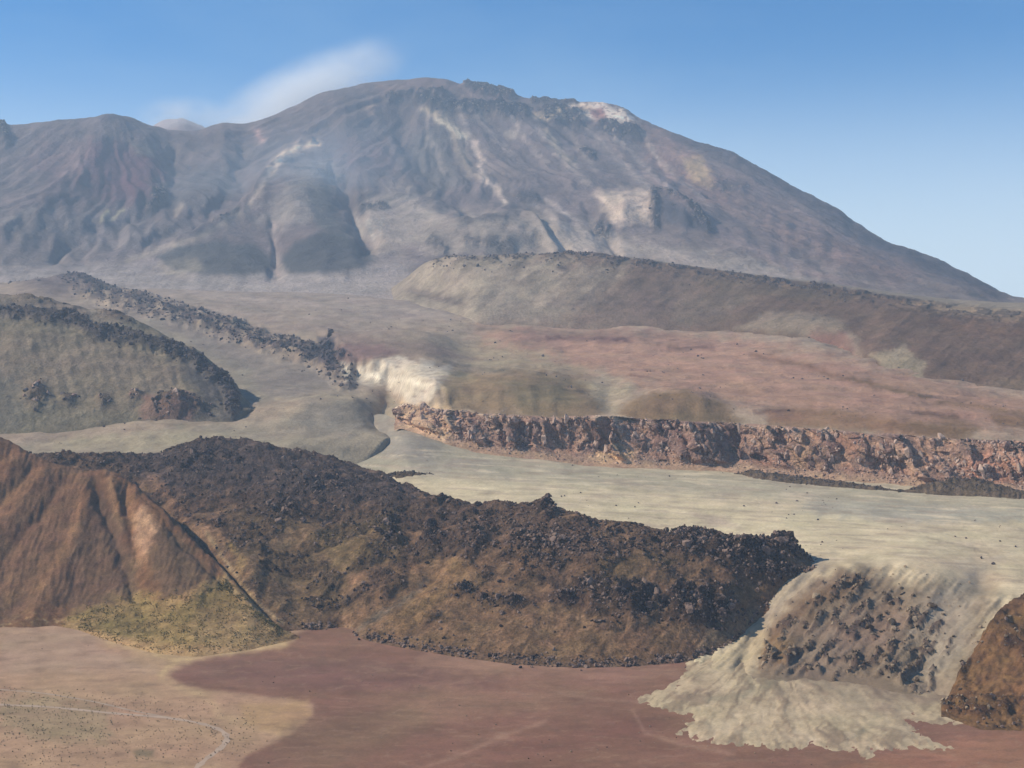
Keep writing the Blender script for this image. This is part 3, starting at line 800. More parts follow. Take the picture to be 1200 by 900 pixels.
# ------------------------------------------------------------------ 6. the orange-brown hill on the left, with gullies
px = cols(-200, 352, 1.5, right=False)
h_foot = [(-200, 715, 1230), (0, 736, 1158), (60, 732, 1170), (90, 738, 1152), (130, 752, 1108), (180, 765, 1070), (230, 770, 1057), (290, 762, 1079), (335, 752, 1108), (352, 748, 1120)]
h_f0 = [(x, y + 26, Y - 30) for x, y, Y in h_foot]
h_ap = [(-200, 690, 1260), (0, 715, 1195), (60, 715, 1195), (90, 716, 1192), (130, 712, 1185), (180, 715, 1165), (230, 712, 1150), (262, 690, 1190), (290, 712, 1150), (320, 735, 1126), (352, 747, 1124)]
h_mid = [(-200, 560, 1350), (0, 610, 1310), (60, 620, 1300), (110, 625, 1295), (150, 615, 1300), (180, 620, 1285), (215, 640, 1262), (240, 655, 1240), (262, 676, 1215), (290, 704, 1165), (320, 732, 1135), (352, 748, 1130)]
h_top = [(-200, 470, 1460), (-60, 500, 1430), (0, 513, 1420), (20, 522, 1415), (35, 532, 1405), (60, 543, 1395), (85, 550, 1390), (105, 554, 1385), (125, 551, 1385), (145, 560, 1375), (165, 575, 1355), (190, 596, 1325), (215, 622, 1290), (240, 648, 1255), (262, 668, 1228), (290, 702, 1175), (320, 731, 1142), (352, 750, 1136)]
h_back = [(x, max(y, 540) + (18 if x > 180 else 30), Y + (70 if x > 180 else 90)) for x, y, Y in h_top]
Hh = Surf([h_f0, h_foot, h_ap, h_mid, h_top, h_back], px, [6, 40, 80, 90, 14], 4)
Hh.rmask = sm(4.0, 3.55, Hh.T)
mh = sm(1.4, 2.6, Hh.T) * sm(4.6, 4.1, Hh.T)
for pts, w_, h_ in [([(100, 556), (98, 600), (85, 650), (40, 725)], 16, 10), ([(60, 545), (20, 600), (-30, 650)], 12, 7), ([(30, 535), (-10, 580), (-60, 620)], 12, 6),
                    ([(80, 552), (50, 600), (10, 650), (0, 690)], 10, -7), ([(45, 540), (0, 590), (-40, 630)], 8, -6), ([(20, 525), (-30, 560)], 8, -5),
                    ([(112, 555), (118, 590), (140, 640), (158, 700)], 9, -13), ([(128, 552), (135, 590), (142, 625)], 6, 7), ([(148, 565), (150, 600), (158, 640), (160, 680)], 6, -8),
                    ([(185, 592), (190, 620), (200, 660), (205, 700)], 18, 8), ([(160, 570), (178, 590), (200, 615)], 7, 4), ([(165, 580), (195, 618), (230, 655), (262, 682)], 5, -5),
                    ([(30, 690), (5, 720)], 12, -6), ([(220, 700), (262, 676)], 6, 2)]:
    Hh.ridge(pts, w_, h_ * 0.42, 4.5, 0.7)
Hh.Z += mh * 1.5 * ridged((Hh.bx + (Hh.by - 540) * 0.3) / 7, Hh.by / 30, 4, 66) + mh * (1.6 * fbm(Hh.X / 18, Hh.Y / 30, 5, 63) + 0.8 * fbm((Hh.bx + (Hh.by - 540) * 0.15) / 9, Hh.by / 60, 3, 64))
Hh.Z += sm(1.0, 1.3, Hh.T) * sm(3.0, 2.0, Hh.T) * 1.2 * fbm(Hh.X / 12, Hh.Y / 14, 4, 65)
Hh.base()
Hh.fill((108, 78, 56))
Hh.patch([(-200, 480), (0, 515), (40, 535), (105, 555), (95, 640), (60, 700), (0, 730), (-200, 730)], (110, 84, 66), 12, 8, 0.8)
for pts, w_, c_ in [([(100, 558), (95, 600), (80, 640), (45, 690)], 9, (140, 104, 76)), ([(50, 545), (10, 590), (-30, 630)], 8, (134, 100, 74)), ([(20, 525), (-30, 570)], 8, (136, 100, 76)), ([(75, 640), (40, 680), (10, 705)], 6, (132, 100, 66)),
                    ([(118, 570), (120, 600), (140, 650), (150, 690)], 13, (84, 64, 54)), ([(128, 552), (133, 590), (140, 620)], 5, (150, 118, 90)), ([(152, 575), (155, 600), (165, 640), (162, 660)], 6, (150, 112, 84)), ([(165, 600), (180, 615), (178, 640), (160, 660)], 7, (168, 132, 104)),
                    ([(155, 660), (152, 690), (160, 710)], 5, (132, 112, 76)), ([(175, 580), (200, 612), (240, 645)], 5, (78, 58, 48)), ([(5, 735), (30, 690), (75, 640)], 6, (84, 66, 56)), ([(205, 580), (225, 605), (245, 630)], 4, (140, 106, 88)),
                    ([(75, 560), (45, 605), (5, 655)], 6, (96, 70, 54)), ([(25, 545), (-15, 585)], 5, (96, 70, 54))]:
    Hh.stroke(pts, w_, c_, 0.55, 4)  # earth tones, with lit ribs and shaded gullies painted into the colour
Hh.patch([(180, 610), (215, 632), (262, 680), (240, 705), (190, 700), (175, 660)], (94, 76, 60), 8, 5, 0.8)
Hh.patch([(70, 735), (90, 715), (150, 690), (200, 705), (262, 680), (300, 705), (345, 745), (300, 790), (130, 790)], (142, 120, 78), 9, 8, 0.9)
Hh.patch([(95, 720), (150, 712), (190, 735), (160, 755), (110, 745)], (98, 86, 52), 9, 8, 0.7)
Hh.patch([(230, 710), (290, 705), (340, 748), (290, 755), (220, 745)], (160, 132, 98), 8, 8, 0.6)
Hh.patch([(200, 715), (240, 690), (270, 680), (290, 715), (230, 740), (200, 740)], (108, 92, 56), 8, 8, 0.6)
Hh.stroke([(195, 710), (235, 690), (265, 675)], 5, (150, 122, 84), 0.8, 3)
Hh.stroke([(80, 735), (130, 722), (155, 708)], 5, (142, 118, 80), 0.7, 3)
Hh.stroke([(262, 668), (272, 690), (300, 712), (340, 742)], 4, (156, 132, 100), 0.7, 3)
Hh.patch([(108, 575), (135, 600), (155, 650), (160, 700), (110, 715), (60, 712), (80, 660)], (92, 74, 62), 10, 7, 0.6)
Hh.patch([(155, 600), (172, 592), (184, 618), (172, 650), (158, 640)], (172, 138, 112), 5, 5, 0.7)
Hh.mottle(8, 6, 0.26, 81)
Hh.mixc(sm(1.9, 1.2, Hh.T) * sm(0.0, 0.4, fbm(Hh.bx / 7, Hh.by / 5, 4, 82)) * 0.5, (166, 142, 102))
Hh.mixc(sm(1.3, 1.02, Hh.T) * sm(60, 120, Hh.bx) * 0.8, (170, 138, 102))
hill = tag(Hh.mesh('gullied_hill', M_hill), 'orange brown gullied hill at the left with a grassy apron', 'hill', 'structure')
# sparse yellow-green bunch grass on the apron and the shore
def tufts(name, P, size, mat, parent=None):
    n_ = len(P); k = 5
    a = rng.uniform(0, 2 * math.pi, (n_, k)); t = rng.uniform(0.25, 0.6, (n_, k))
    V = np.zeros((n_, 2 * k + 1, 3))
    V[:, 0] = (0, 0, -0.1)
    for j in range(k):
        h_ = rng.uniform(0.7, 1.2, n_)
        V[:, 1 + 2 * j] = np.stack([np.cos(a[:, j]) * t[:, j], np.sin(a[:, j]) * t[:, j], h_ * 0.8], 1)
        V[:, 2 + 2 * j] = np.stack([np.cos(a[:, j] + 1.1) * t[:, j] * 1.3, np.sin(a[:, j] + 1.1) * t[:, j] * 1.3, h_ * 0.35], 1)
    V = V * size[:, None, None] + P[:, None, :]
    T = []
    for j in range(k): T.append((0, 2 + 2 * j, 1 + 2 * j))
    for j in range(k): T.append((1 + 2 * j, 2 + 2 * j, 1 + 2 * ((j + 1) % k)))
    T = np.array(T)[None] + (np.arange(n_) * (2 * k + 1))[:, None, None]
    return raw_mesh(name, V.reshape(-1, 3), T.reshape(-1, 3), mat, parent=parent)
G1 = rock_mat('bunch_grass', (74, 66, 34), (116, 102, 56), (166, 144, 90), 6.0)
G2 = rock_mat('shore_scrub', (88, 82, 62), (122, 112, 86), (150, 138, 108), 6.0)
ga = Hh.slopemask([(75, 735), (100, 715), (150, 700), (200, 700), (262, 680), (285, 700), (335, 745), (290, 762), (180, 768), (110, 755)], 8, 6) * sm(-0.1, 0.25, fbm(Hh.bx / 16, Hh.by / 9, 3, 84) + 0.1)
P = scatter_pts(Hh, ga * (Hh.T < 3), 5200)
tag(tufts('bunch_grass', P, rng.uniform(0.35, 1.0, 5200), G1), 'yellow green bunch grass on the apron below the gullied hill', 'grass', 'stuff')
sc = np.clip(sm(6, -6, poly_dist(A.bx, A.by, [(-20, 815), (40, 812), (125, 838), (130, 866), (60, 872), (-20, 855)])) * sm(0.0, 0.3, fbm(A.bx / 14, A.by / 6, 3, 85) + 0.05)
     + 0.25 * sm(20, 0, poly_dist(A.bx, A.by, [(-20, 810), (300, 840), (280, 880), (-20, 890)])) * (A.bx < 300), 0, 1)
P = scatter_pts(A, sc * (A.by < 940) * (A.redm < 0.3), 1500)
tag(tufts('shore_scrub', P, rng.uniform(0.3, 0.8, 1500), G2), 'sparse grey green scrub tufts dotted over the sandy shore', 'scrub', 'stuff')

# ------------------------------------------------------------------ 7. the plateau, the upper valley and the ground up to the volcano
px = cols(-220, 1440, 2.0)
fr = [(-220, 560, 1500), (0, 562, 1560), (100, 562, 1560), (300, 552, 1600), (420, 545, 1680), (455, 521, 1760), (470, 478, 1905), (500, 480, 1830), (560, 487, 1798), (600, 489, 1785), (680, 492, 1752), (700, 492, 1750), (760, 496, 1735), (860, 500, 1712), (960, 507, 1665), (1060, 514, 1610), (1120, 519, 1580), (1200, 522, 1552), (1440, 535, 1480)]
f2_ = [(-220, 500, 1900), (0, 508, 1850), (100, 505, 1850), (200, 500, 1850), (300, 500, 1850), (400, 498, 1880), (435, 494, 1920), (455, 488, 1990), (480, 470, 2010), (560, 462, 1990), (700, 460, 1960), (860, 465, 1900), (960, 470, 1850), (1060, 480, 1780), (1200, 500, 1680), (1440, 515, 1600)]
f3_ = [(-220, 440, 2350), (0, 440, 2400), (150, 440, 2400), (300, 440, 2400), (400, 438, 2400), (455, 432, 2420), (560, 425, 2450), (700, 420, 2450), (860, 425, 2350), (960, 435, 2200), (1060, 455, 2000), (1200, 480, 1850), (1440, 500, 1750)]
f4_ = [(-220, 362, 3000), (0, 366, 3000), (150, 372, 2950), (300, 378, 2900), (400, 382, 2850), (560, 382, 2900), (700, 384, 2880), (860, 390, 2750), (960, 400, 2550), (1060, 430, 2250), (1200, 460, 2050), (1440, 485, 1900)]
f5_ = [(-220, 332, 3900), (0, 333, 3900), (200, 340, 3800), (400, 344, 3600), (480, 354, 3350), (560, 372, 3000), (700, 378, 3000), (860, 384, 2850), (1060, 425, 2350), (1200, 455, 2150), (1440, 480, 2000)]
f6_ = [(-220, 345, 4200), (0, 346, 4200), (200, 352, 4100), (400, 354, 3900), (480, 360, 3600), (560, 368, 3120), (700, 376, 3100), (860, 384, 2960), (1060, 425, 2450), (1200, 455, 2250), (1440, 480, 2100)]
fr0 = [(x, y + (40 if x < 457 else 8), Y - (60 if x < 457 else 2)) for x, y, Y in fr]
Q = Surf([fr0, fr, f2_, f3_, f4_, f5_, f6_], px, [12, 60, 85, 90, 70, 14], 7)
Q.T = Q.T - 1
far7 = sm(0.0, 0.4, Q.T)
left7 = sm(500, 430, Q.bx)
Q.Z += far7 * (8 * fbm(Q.X / 160, Q.Y / 220, 5, 90) + 1.5 * fbm(Q.X / 40, Q.Y / 60, 4, 91))
# low whale-back mounds behind the cliff top (greenish-brown)
Q.bump(600, 462, 85, 24, 20, 2.6, 4)
Q.bump(790, 478, 62, 17, 15, 2.6, 4)
Q.bump(715, 470, 18, 20, -7, 2)
# hummocks in the upper valley, smooth on the left, steep on the right
def hummock(cx, cy, rl, rr, ry, h):
    bx, by = Q.bx + 5 * perlin(Q.bx / 30, Q.by / 16, 88), Q.by + 3 * perlin(Q.bx / 26, Q.by / 14, 89)
    d = np.hypot(np.where(bx > cx, (bx - cx) / rr, (bx - cx) / rl), (by - cy) / ry)
    Q.Z += h * np.exp(-d ** 2.3)
hummock(408, 486, 110, 26, 20, 17)
hummock(440, 526, 120, 40, 13, 10)
hummock(230, 512, 110, 60, 8, 6)
Q.ridge([(500, 530), (474, 508), (455, 490), (449, 472), (462, 456)], 13, -15)
# white cliff and the step of the plateau edge above the valley
edgepoly = [(372, 402), (388, 398), (392, 412), (398, 426), (420, 432), (452, 440), (470, 452), (500, 460), (520, 470), (760, 470), (1500, 470), (1500, 200), (430, 200), (372, 300), (372, 340)]
stepm = sm(7, -7, poly_dist(Q.bx + 3 * perlin(Q.bx / 10, Q.by / 8, 92), Q.by + 3 * perlin(Q.bx / 9, Q.by / 8, 93), [(380, 396), (392, 412), (398, 430), (424, 440), (456, 446), (474, 462), (520, 478), (640, 474), (900, 474), (900, 250), (372, 250)]))
Q.Z += 26 * stepm * sm(340, 380, Q.bx) * sm(560, 490, Q.bx) * sm(384, 408, Q.by)
# the dark rocky rib that runs down to the valley
ribline = [(-40, 318), (60, 322), (90, 332), (120, 345), (160, 356), (200, 366), (240, 377), (290, 392), (320, 404), (345, 412), (375, 420), (395, 436), (405, 446)]
ribd = poly_dist(Q.bx + 5 * fbm(Q.bx / 14, Q.by / 10, 3, 94), Q.by + 4 * fbm(Q.bx / 12, Q.by / 9, 3, 95), ribline, False)
rib = sm(17, 4, ribd) * sm(-60, 40, Q.bx)
f1, f2, v = voronoi(Q.X / 22, Q.Y / 36, 16)
Q.Z += rib * (9 + 12 * v) * (0.6 + 0.7 * fbm(Q.X / 60, Q.Y / 60, 2, 96))
knob = np.exp(-(np.hypot((Q.bx - 384) / 7, (Q.by - 412) / 13)) ** 2)
Q.Z += knob * 16
r2 = np.exp(-(np.hypot((Q.bx - 100) / 26, (Q.by - 332) / 10)) ** 2) + np.exp(-(np.hypot((Q.bx - 55) / 40, (Q.by - 340) / 12)) ** 2)
Q.Z += r2 * 20
Q.Z += far7 * sm(0.35, 0.75, ridged(Q.X / 240, Q.Y / 90, 3, 97)) * 4 * sm(560, 620, Q.bx)
Q.base()
Q.rock += rib
Q.fill((138, 122, 104))
patches7 = [
    ([(-220, 530), (60, 520), (300, 490), (460, 470), (470, 520), (440, 560), (-220, 580)], (132, 122, 104), 10, 5, 0.9),
    ([(300, 460), (400, 452), (445, 470), (430, 500), (380, 470), (300, 480)], (140, 128, 106), 8, 5, 0.7),
    ([(360, 470), (430, 470), (440, 500), (400, 512), (340, 500)], (112, 106, 96), 8, 5, 0.7),
    ([(60, 515), (220, 500), (340, 520), (300, 530), (60, 528)], (140, 130, 106), 6, 4, 0.6),
    ([(100, 360), (200, 370), (330, 420), (440, 450), (330, 470), (290, 480), (280, 440), (200, 390)], (112, 104, 96), 12, 6, 0.8),
    ([(120, 375), (180, 378), (290, 430), (310, 470), (290, 470), (240, 420)], (118, 112, 96), 8, 5, 0.6),
    ([(-220, 300), (200, 310), (440, 325), (560, 345), (560, 372), (400, 372), (250, 360), (100, 320), (-220, 330)], (134, 122, 112), 12, 6, 0.8),
    ([(150, 330), (420, 330), (520, 370), (420, 395), (250, 370)], (140, 126, 114), 14, 8, 0.6),
    ([(300, 372), (420, 378), (520, 400), (480, 412), (390, 392), (330, 392)], (122, 108, 96), 10, 6, 0.6),
    # reddish plateau
    ([(560, 384), (700, 384), (860, 392), (1000, 420), (1200, 465), (1500, 490), (1500, 520), (1200, 505), (1050, 500), (900, 480), (760, 455), (660, 430), (560, 410)], (140, 108, 90), 16, 8, 0.85),
    ([(600, 386), (760, 388), (840, 400), (700, 400), (600, 398)], (122, 92, 80), 8, 6, 0.6),
    ([(640, 408), (780, 405), (900, 425), (1020, 460), (860, 460), (740, 430)], (150, 118, 98), 12, 8, 0.6),
    ([(440, 400), (560, 398), (640, 415), (700, 440), (620, 440), (520, 425)], (136, 122, 98), 12, 8, 0.8),
    ([(380, 388), (420, 392), (520, 404), (560, 420), (480, 418), (400, 408)], (108, 90, 82), 7, 5, 0.7),
    ([(520, 450), (560, 436), (620, 432), (690, 442), (712, 470), (700, 495), (520, 482)], (112, 94, 70), 9, 6, 0.9),
    ([(590, 448), (660, 446), (680, 470), (610, 476)], (94, 88, 66), 9, 6, 0.6),
    ([(725, 480), (760, 462), (800, 456), (850, 474), (870, 498), (725, 496)], (104, 84, 60), 7, 5, 0.9),
    ([(680, 446), (712, 440), (745, 455), (720, 480), (705, 480)], (142, 130, 108), 7, 5, 0.7),
    ([(900, 480), (960, 478), (1060, 492), (1140, 504), (1120, 515), (960, 502), (900, 500)], (112, 84, 60), 7, 5, 0.8),
    ([(1040, 500), (1120, 490), (1150, 500), (1130, 516)], (92, 72, 48), 6, 5, 0.7),
    ([(1160, 484), (1240, 488), (1240, 506), (1170, 500)], (100, 78, 52), 5, 4, 0.8),
    ([(395, 428), (410, 425), (425, 432), (440, 420), (470, 418), (500, 424), (530, 432), (520, 452), (505, 470), (480, 474), (462, 458), (430, 450), (405, 446)], (176, 165, 146), 3, 5, 0.95),
    ([(388, 402), (440, 404), (470, 412), (430, 424), (395, 424)], (106, 84, 78), 4, 4, 0.9),
    ([(372, 395), (392, 395), (392, 425), (372, 425)], (56, 56, 66), 3, 3, 0.9),
    ([(470, 470), (520, 476), (560, 486), (470, 490)], (190, 164, 130), 4, 3, 0.8),
    ([(512, 440), (540, 432), (560, 445), (520, 462)], (122, 108, 80), 6, 4, 0.7)]
for a_ in patches7: Q.patch(*a_)
for pts, w_, c_ in [([(700, 492), (730, 491)], 3.5, (206, 180, 146)), ([(640, 396), (740, 398)], 2.5, (92, 64, 58)), ([(705, 396), (735, 398)], 3, (80, 58, 54)), ([(785, 408), (835, 407)], 3, (84, 64, 52)),
                    ([(880, 416), (950, 430), (975, 440), (1020, 448)], 3.5, (104, 76, 54)), ([(1000, 445), (1060, 460), (1090, 466)], 3, (96, 78, 52)), ([(885, 483), (930, 481)], 2.5, (92, 66, 56)),
                    ([(740, 440), (760, 442)], 2.5, (104, 76, 66)), ([(1075, 485), (1120, 488)], 3, (96, 74, 54)), ([(400, 425), (410, 433), (408, 442)], 2, (220, 208, 184)),
                    ([(520, 424), (560, 432), (600, 436)], 3, (92, 84, 70)), ([(530, 436), (545, 440)], 4, (84, 80, 66)), ([(220, 350), (300, 362), (420, 370)], 4, (122, 110, 96)),
                    ([(300, 345), (380, 352)], 3, (118, 106, 94)), ([(1100, 470), (1200, 484)], 3, (112, 88, 60)), ([(560, 385), (640, 390), (760, 393)], 3, (110, 92, 78)),
                    ([(430, 440), (480, 446), (500, 452)], 3, (206, 196, 176)), ([(455, 465), (480, 500), (520, 520)], 5, (120, 112, 92))]:
    Q.stroke(pts, w_, c_, 0.8, 2.5)
Q.mixc(rib * sm(-0.25, 0.2, fbm(Q.bx / 10, Q.by / 7, 3, 98) + 0.1) * 0.9, (72, 62, 62))
Q.mixc(np.clip(r2, 0, 1) * 0.8, (76, 66, 68))
Q.mixc(knob * 0.9, (54, 50, 56))
wc = sm(6, -4, poly_dist(Q.bx, Q.by, [(395, 426), (425, 430), (440, 418), (470, 416), (500, 422), (532, 432), (520, 456), (500, 474), (480, 476), (460, 460), (400, 448)]))
Q.mixc(wc * sm(0.05, 0.3, fbm(Q.bx / 12, Q.by / 2.2, 4, 103)) * 0.7, (140, 124, 108))
Q.mottle(60, 6, 0.16, 99, 0.12)
Q.mottle(12, 6, 0.14, 100)
Q.mixc(sm(0.12, 0.4, fbm(Q.bx / 28, Q.by / 5, 5, 101)) * 0.2 * far7, (96, 82, 74))
cells_v = (Q.bx[:-1, :-1] < 470) & (Q.by[:-1, :-1] > 446)
Q.plateau = tag(Q.mesh('desert_plateau', M_mid, ~cells_v), 'reddish and grey desert plateau rising behind the cliff to the volcano', 'plateau', 'structure')
tag(Q.mesh('upper_valley', M_mid, cells_v), 'smooth grey green upper valley with low mounds left of the cliff', 'valley', 'structure')
P = scatter_pts(Q, rib * (Q.bx > -30), 1500)
rock_stuff('rib_rubble', P, sizes(1500, 1.5, 5.0, 2.6), R_dark, Q.plateau)
P = scatter_pts(Q, rib * (Q.bx > 60) * sm(12, 3, ribd), 70)
rock_objs('rib_block', P, sizes(70, 4.0, 8.0, 2.0), R_dark, Q.plateau, 0.5)
P = scatter_pts(Q, knob ** 2, 10)
rock_objs('rib_block', P, sizes(10, 6, 9, 1.5), R_dark, Q.plateau, 0.3, 1.4)

# ------------------------------------------------------------------ 8. the pink cliff
px = cols(462, 1440, 1.5, left=False)
c_foot = [(462, 500, 1830), (470, 496, 1828), (500, 510, 1772), (520, 519, 1755), (600, 534, 1715), (680, 542, 1692), (760, 547, 1675), (860, 550, 1652), (960, 560, 1603), (1060, 569, 1552), (1200, 577, 1492), (1440, 590, 1420)]
c_tal = [(x, y - (4 if x < 500 else 13), Y + 18) for x, y, Y in c_foot]
c_top = [(462, 480, 1870), (470, 474, 1872), (480, 474, 1850), (500, 478, 1822), (520, 482, 1802), (560, 485, 1785), (600, 487, 1768), (650, 490, 1750), (690, 489, 1742), (700, 488, 1736), (760, 493, 1720), (860, 497, 1697), (960, 504, 1650), (1060, 511, 1598), (1120, 516, 1565), (1200, 519, 1538), (1440, 532, 1465)]
c_b = [(x, y - 1, Y + 40) for x, y, Y in c_top]
S = Surf([[(x, y + 5, Y - 12) for x, y, Y in c_foot], c_foot, c_tal, c_top, c_b], px, [4, 22, 55, 10], 4)
face = sm(1.35, 2.1, S.T) * sm(3.25, 3.0, S.T)
al = S.X + 0.5 * S.Y                      # along the cliff
zz = S.Z
b1, b1b, v1 = voronoi(al / 12 + 0.25 * perlin(al / 9, zz / 9, 128), zz / 30, 111)
b2, b2b, v2 = voronoi(al / 8.5, zz / 12, 112)
big = fbm(al / 70, zz / 120, 3, 113)
dY = face * (big * 40 + (v1 - .5) * 20 * sm(0.0, 0.15, b1b - b1) + (v2 - .5) * 9 * sm(0.0, 0.15, b2b - b2))
S.Y += dY; S.X += face * 5 * (v1 - .5)
S.Z += sm(2.5, 3.0, S.T) * sm(4, 3.2, S.T) * 3.0 * (v1 - 0.4) + sm(1.0, 1.4, S.T) * sm(2.2, 1.9, S.T) * 3.5 * fbm(al / 22, S.T * 0.7, 3, 114)
S.rock += face
S.base()
S.fill((134, 110, 96))
S.mixc(face * v1 * 0.5, (108, 80, 74))
S.mixc(face * sm(0.1, 0.4, fbm(al / 45, zz / 30, 4, 129)) * 0.6, (150, 112, 92))
S.mixc(face * (v2 > 0.62) * 0.5, (172, 138, 116))
S.mixc(face * (v2 < 0.22) * 0.5, (92, 68, 64))
S.mixc(sm(2.75, 2.95, S.T) * sm(3.25, 3.0, S.T) * sm(-0.1, 0.3, fbm(al / 40, S.T * 0, 2, 115)) * 0.8, (188, 158, 130))
S.mixc(sm(2.0, 1.3, S.T) * (0.5 + 0.4 * fbm(S.bx / 18, S.by / 8, 3, 116)), (146, 120, 94))
S.patch([(462, 470), (490, 474), (520, 482), (540, 500), (520, 520), (480, 500)], (196, 164, 132), 5, 4, 0.6)
S.patch([(690, 535), (720, 518), (745, 528), (740, 545), (700, 545)], (178, 148, 116), 4, 4, 0.8)
S.patch([(920, 520), (960, 520), (970, 548), (930, 552)], (154, 124, 96), 8, 5, 0.6)
S.patch([(1120, 545), (1150, 530), (1200, 540), (1200, 565), (1130, 562)], (176, 128, 104), 6, 5, 0.6)
S.patch([(760, 490), (870, 496), (880, 515), (860, 530), (760, 520)], (98, 74, 70), 8, 6, 0.5)
topb = sm(2.8, 2.95, S.T) * sm(3.3, 3.02, S.T)
S.mixc(topb * np.clip(sm(620, 480, S.bx) + sm(30, 10, np.abs(S.bx - 718)), 0, 1), (206, 186, 160))
S.mixc(face * sm(0.05, 0.3, fbm(al / 60, zz / 5, 4, 130)) * 0.45, (104, 78, 72))
S.mottle(7, 6, 0.22, 117)
cliff = tag(S.mesh('pink_cliff', M_cliff), 'long pinkish layered cliff of broken rock behind the pale plain', 'cliff', 'structure')
w = face * (b2b - b2 > 0.05)
P = scatter_pts(S, w * sm(3.1, 2.9, S.T) * (S.bx < 1300) * sm(-0.1, 0.2, fbm(al / 30, zz / 24, 3, 127)), 1500); rock_stuff('broken_rock', P, sizes(1500, 0.8, 3.0, 2), R_pink, cliff, 0.6)
P = scatter_pts(S, sm(1.0, 1.2, S.T) * sm(2.2, 1.7, S.T) * (S.bx < 1300), 1300); rock_stuff('scree', P, sizes(1300, 0.4, 1.9, 2.5), R_pink, cliff)
P = scatter_pts(S, w * sm(1.9, 2.2, S.T) * sm(3.0, 2.8, S.T) * (S.bx < 1230) * (S.bx > 480), 240)
for o in rock_objs('rock_column', P, sizes(240, 2.6, 5.2, 1.4), R_pink, cliff, 0.9, 1.9): o.rotation_euler[0] *= .35; o.rotation_euler[1] *= .35

# dark mounds of rubble at the cliff foot
def mound(pts, h, name, label, n_, dy_=9):
    xs = [p[0] for p in pts]; pxm = np.arange(min(xs) - 8, max(xs) + 8, 1.6)
    a_ = np.array(sorted(pts), float) + np.array([0, dy_, 0])
    yc = np.interp(pxm, a_[:, 0], a_[:, 1]); hw = np.interp(pxm, a_[:, 0], a_[:, 2])
    pts = a_
    i0 = [int(np.argmin((D.bx - x) ** 2 + (D.by - (y + q)) ** 2)) for x, y, q in zip(pxm, yc, hw)]
    i1 = [int(np.argmin((D.bx - x) ** 2 + (D.by - (y - q)) ** 2)) for x, y, q in zip(pxm, yc, hw)]
    Y0, Z0 = D.Y.ravel()[i0], D.Z.ravel()[i0]; Y1, Z1 = D.Y.ravel()[i1], D.Z.ravel()[i1]
    Y1 = np.maximum(Y1, Y0 + 8)
    m_ = Surf.__new__(Surf); t = np.linspace(0, 1, 26)[:, None]
    m_.Y = Y0 * (1 - t) + Y1 * t; m_.Z = Z0 * (1 - t) + Z1 * t
    m_.X = (pxm[None] - 600) / F_PX * m_.Y
    e = np.sin(np.pi * t) * (hw / hw.max())[None]
    m_.Z = m_.Z - 1.2 + (h + 1.2) * e ** 0.7 * (0.8 + 0.5 * fbm(m_.X / 9, m_.Y / 9, 3, 118)) + 0.8 * e * fbm(m_.X / 4, m_.Y / 5, 2, 119)
    m_.rock = e * 1.0; m_.base(); m_.fill((92, 78, 66)); m_.mottle(6, 3, 0.3, 120)
    o = tag(m_.mesh(name, M_lava), label, 'rubble mound', 'structure')
    P = scatter_pts(m_, e, n_); rock_stuff('rubble', P, sizes(n_, 0.5, 1.7, 2), R_dark, o)
mound([(868, 546, 1), (880, 547, 4), (900, 550, 4), (930, 554, 4), (960, 557, 3.5), (1000, 561, 3), (1050, 566, 1)], 5.5, 'rubble_mound', 'long low dark rubble bank along the foot of the pink cliff', 260)
mound([(1060, 567, 1), (1085, 566, 4), (1110, 565, 7), (1140, 565, 8), (1165, 568, 6), (1195, 573, 3), (1215, 575, 1)], 14, 'rubble_mound', 'rounded dark rubble mound at the cliff foot near the right edge', 260)

# small dark rocky patch on the plain at the back of the lava
mound([(440, 558, 1), (455, 558, 3), (470, 556, 4), (490, 555, 2.5), (500, 555, 1)], 3, 'rubble_mound', 'thin dark rubble tongue on the plain left of centre behind the lava', 90, 0)

P = scatter_pts(D, (D.T > 2.1) * sm(-0.1, 0.3, fbm(D.X / 120, D.Y / 160, 3, 140)), 420)
tag(rock_stuff('scattered_stones', P, sizes(420, 0.3, 1.5, 3), R_dark), 'small dark stones strewn thinly over the pale plain', 'stones', 'stuff')
P = scatter_pts(Q, far7 * (Q.by > 345) * sm(0.0, 0.35, fbm(Q.X / 150, Q.Y / 120, 3, 139)), 900)
tag(rock_stuff('scattered_stones', P, sizes(900, 0.6, 2.6, 2.6), R_dark), 'dark stones scattered over the desert plateau behind the cliff', 'stones', 'stuff')

# ------------------------------------------------------------------ 9. the old flow with the dark curved rim, at left
px = cols(-200, 312, 1.6, right=False)
o_foot = [(-200, 500, 1830), (0, 512, 1840), (30, 518, 1830), (60, 516, 1830), (100, 511, 1845), (180, 502, 1870), (240, 493, 1895), (275, 488, 1905), (292, 478, 1950), (312, 488, 1990)]
o_mid = [(-200, 430, 2000), (0, 450, 1990), (60, 455, 1985), (120, 455, 1985), (180, 455, 1990), (225, 455, 1995), (255, 462, 1990), (275, 475, 1960), (292, 474, 1985), (312, 487, 2010)]
o_sh = [(-200, 372, 2200), (0, 384, 2180), (60, 388, 2170), (100, 392, 2165), (150, 405, 2140), (200, 412, 2120), (240, 432, 2090), (262, 450, 2060), (278, 468, 2010), (292, 472, 2010), (312, 486, 2030)]
o_cr = [(-200, 330, 2450), (-40, 338, 2430), (0, 345, 2400), (40, 350, 2370), (80, 358, 2340), (120, 366, 2310), (150, 374, 2280), (180, 386, 2240), (205, 398, 2210), (230, 410, 2180), (250, 424, 2150), (268, 442, 2110), (280, 460, 2060), (292, 471, 2035), (312, 485, 2050)]
o_bk = [(x, y + 25, Y + 110) for x, y, Y in o_cr]
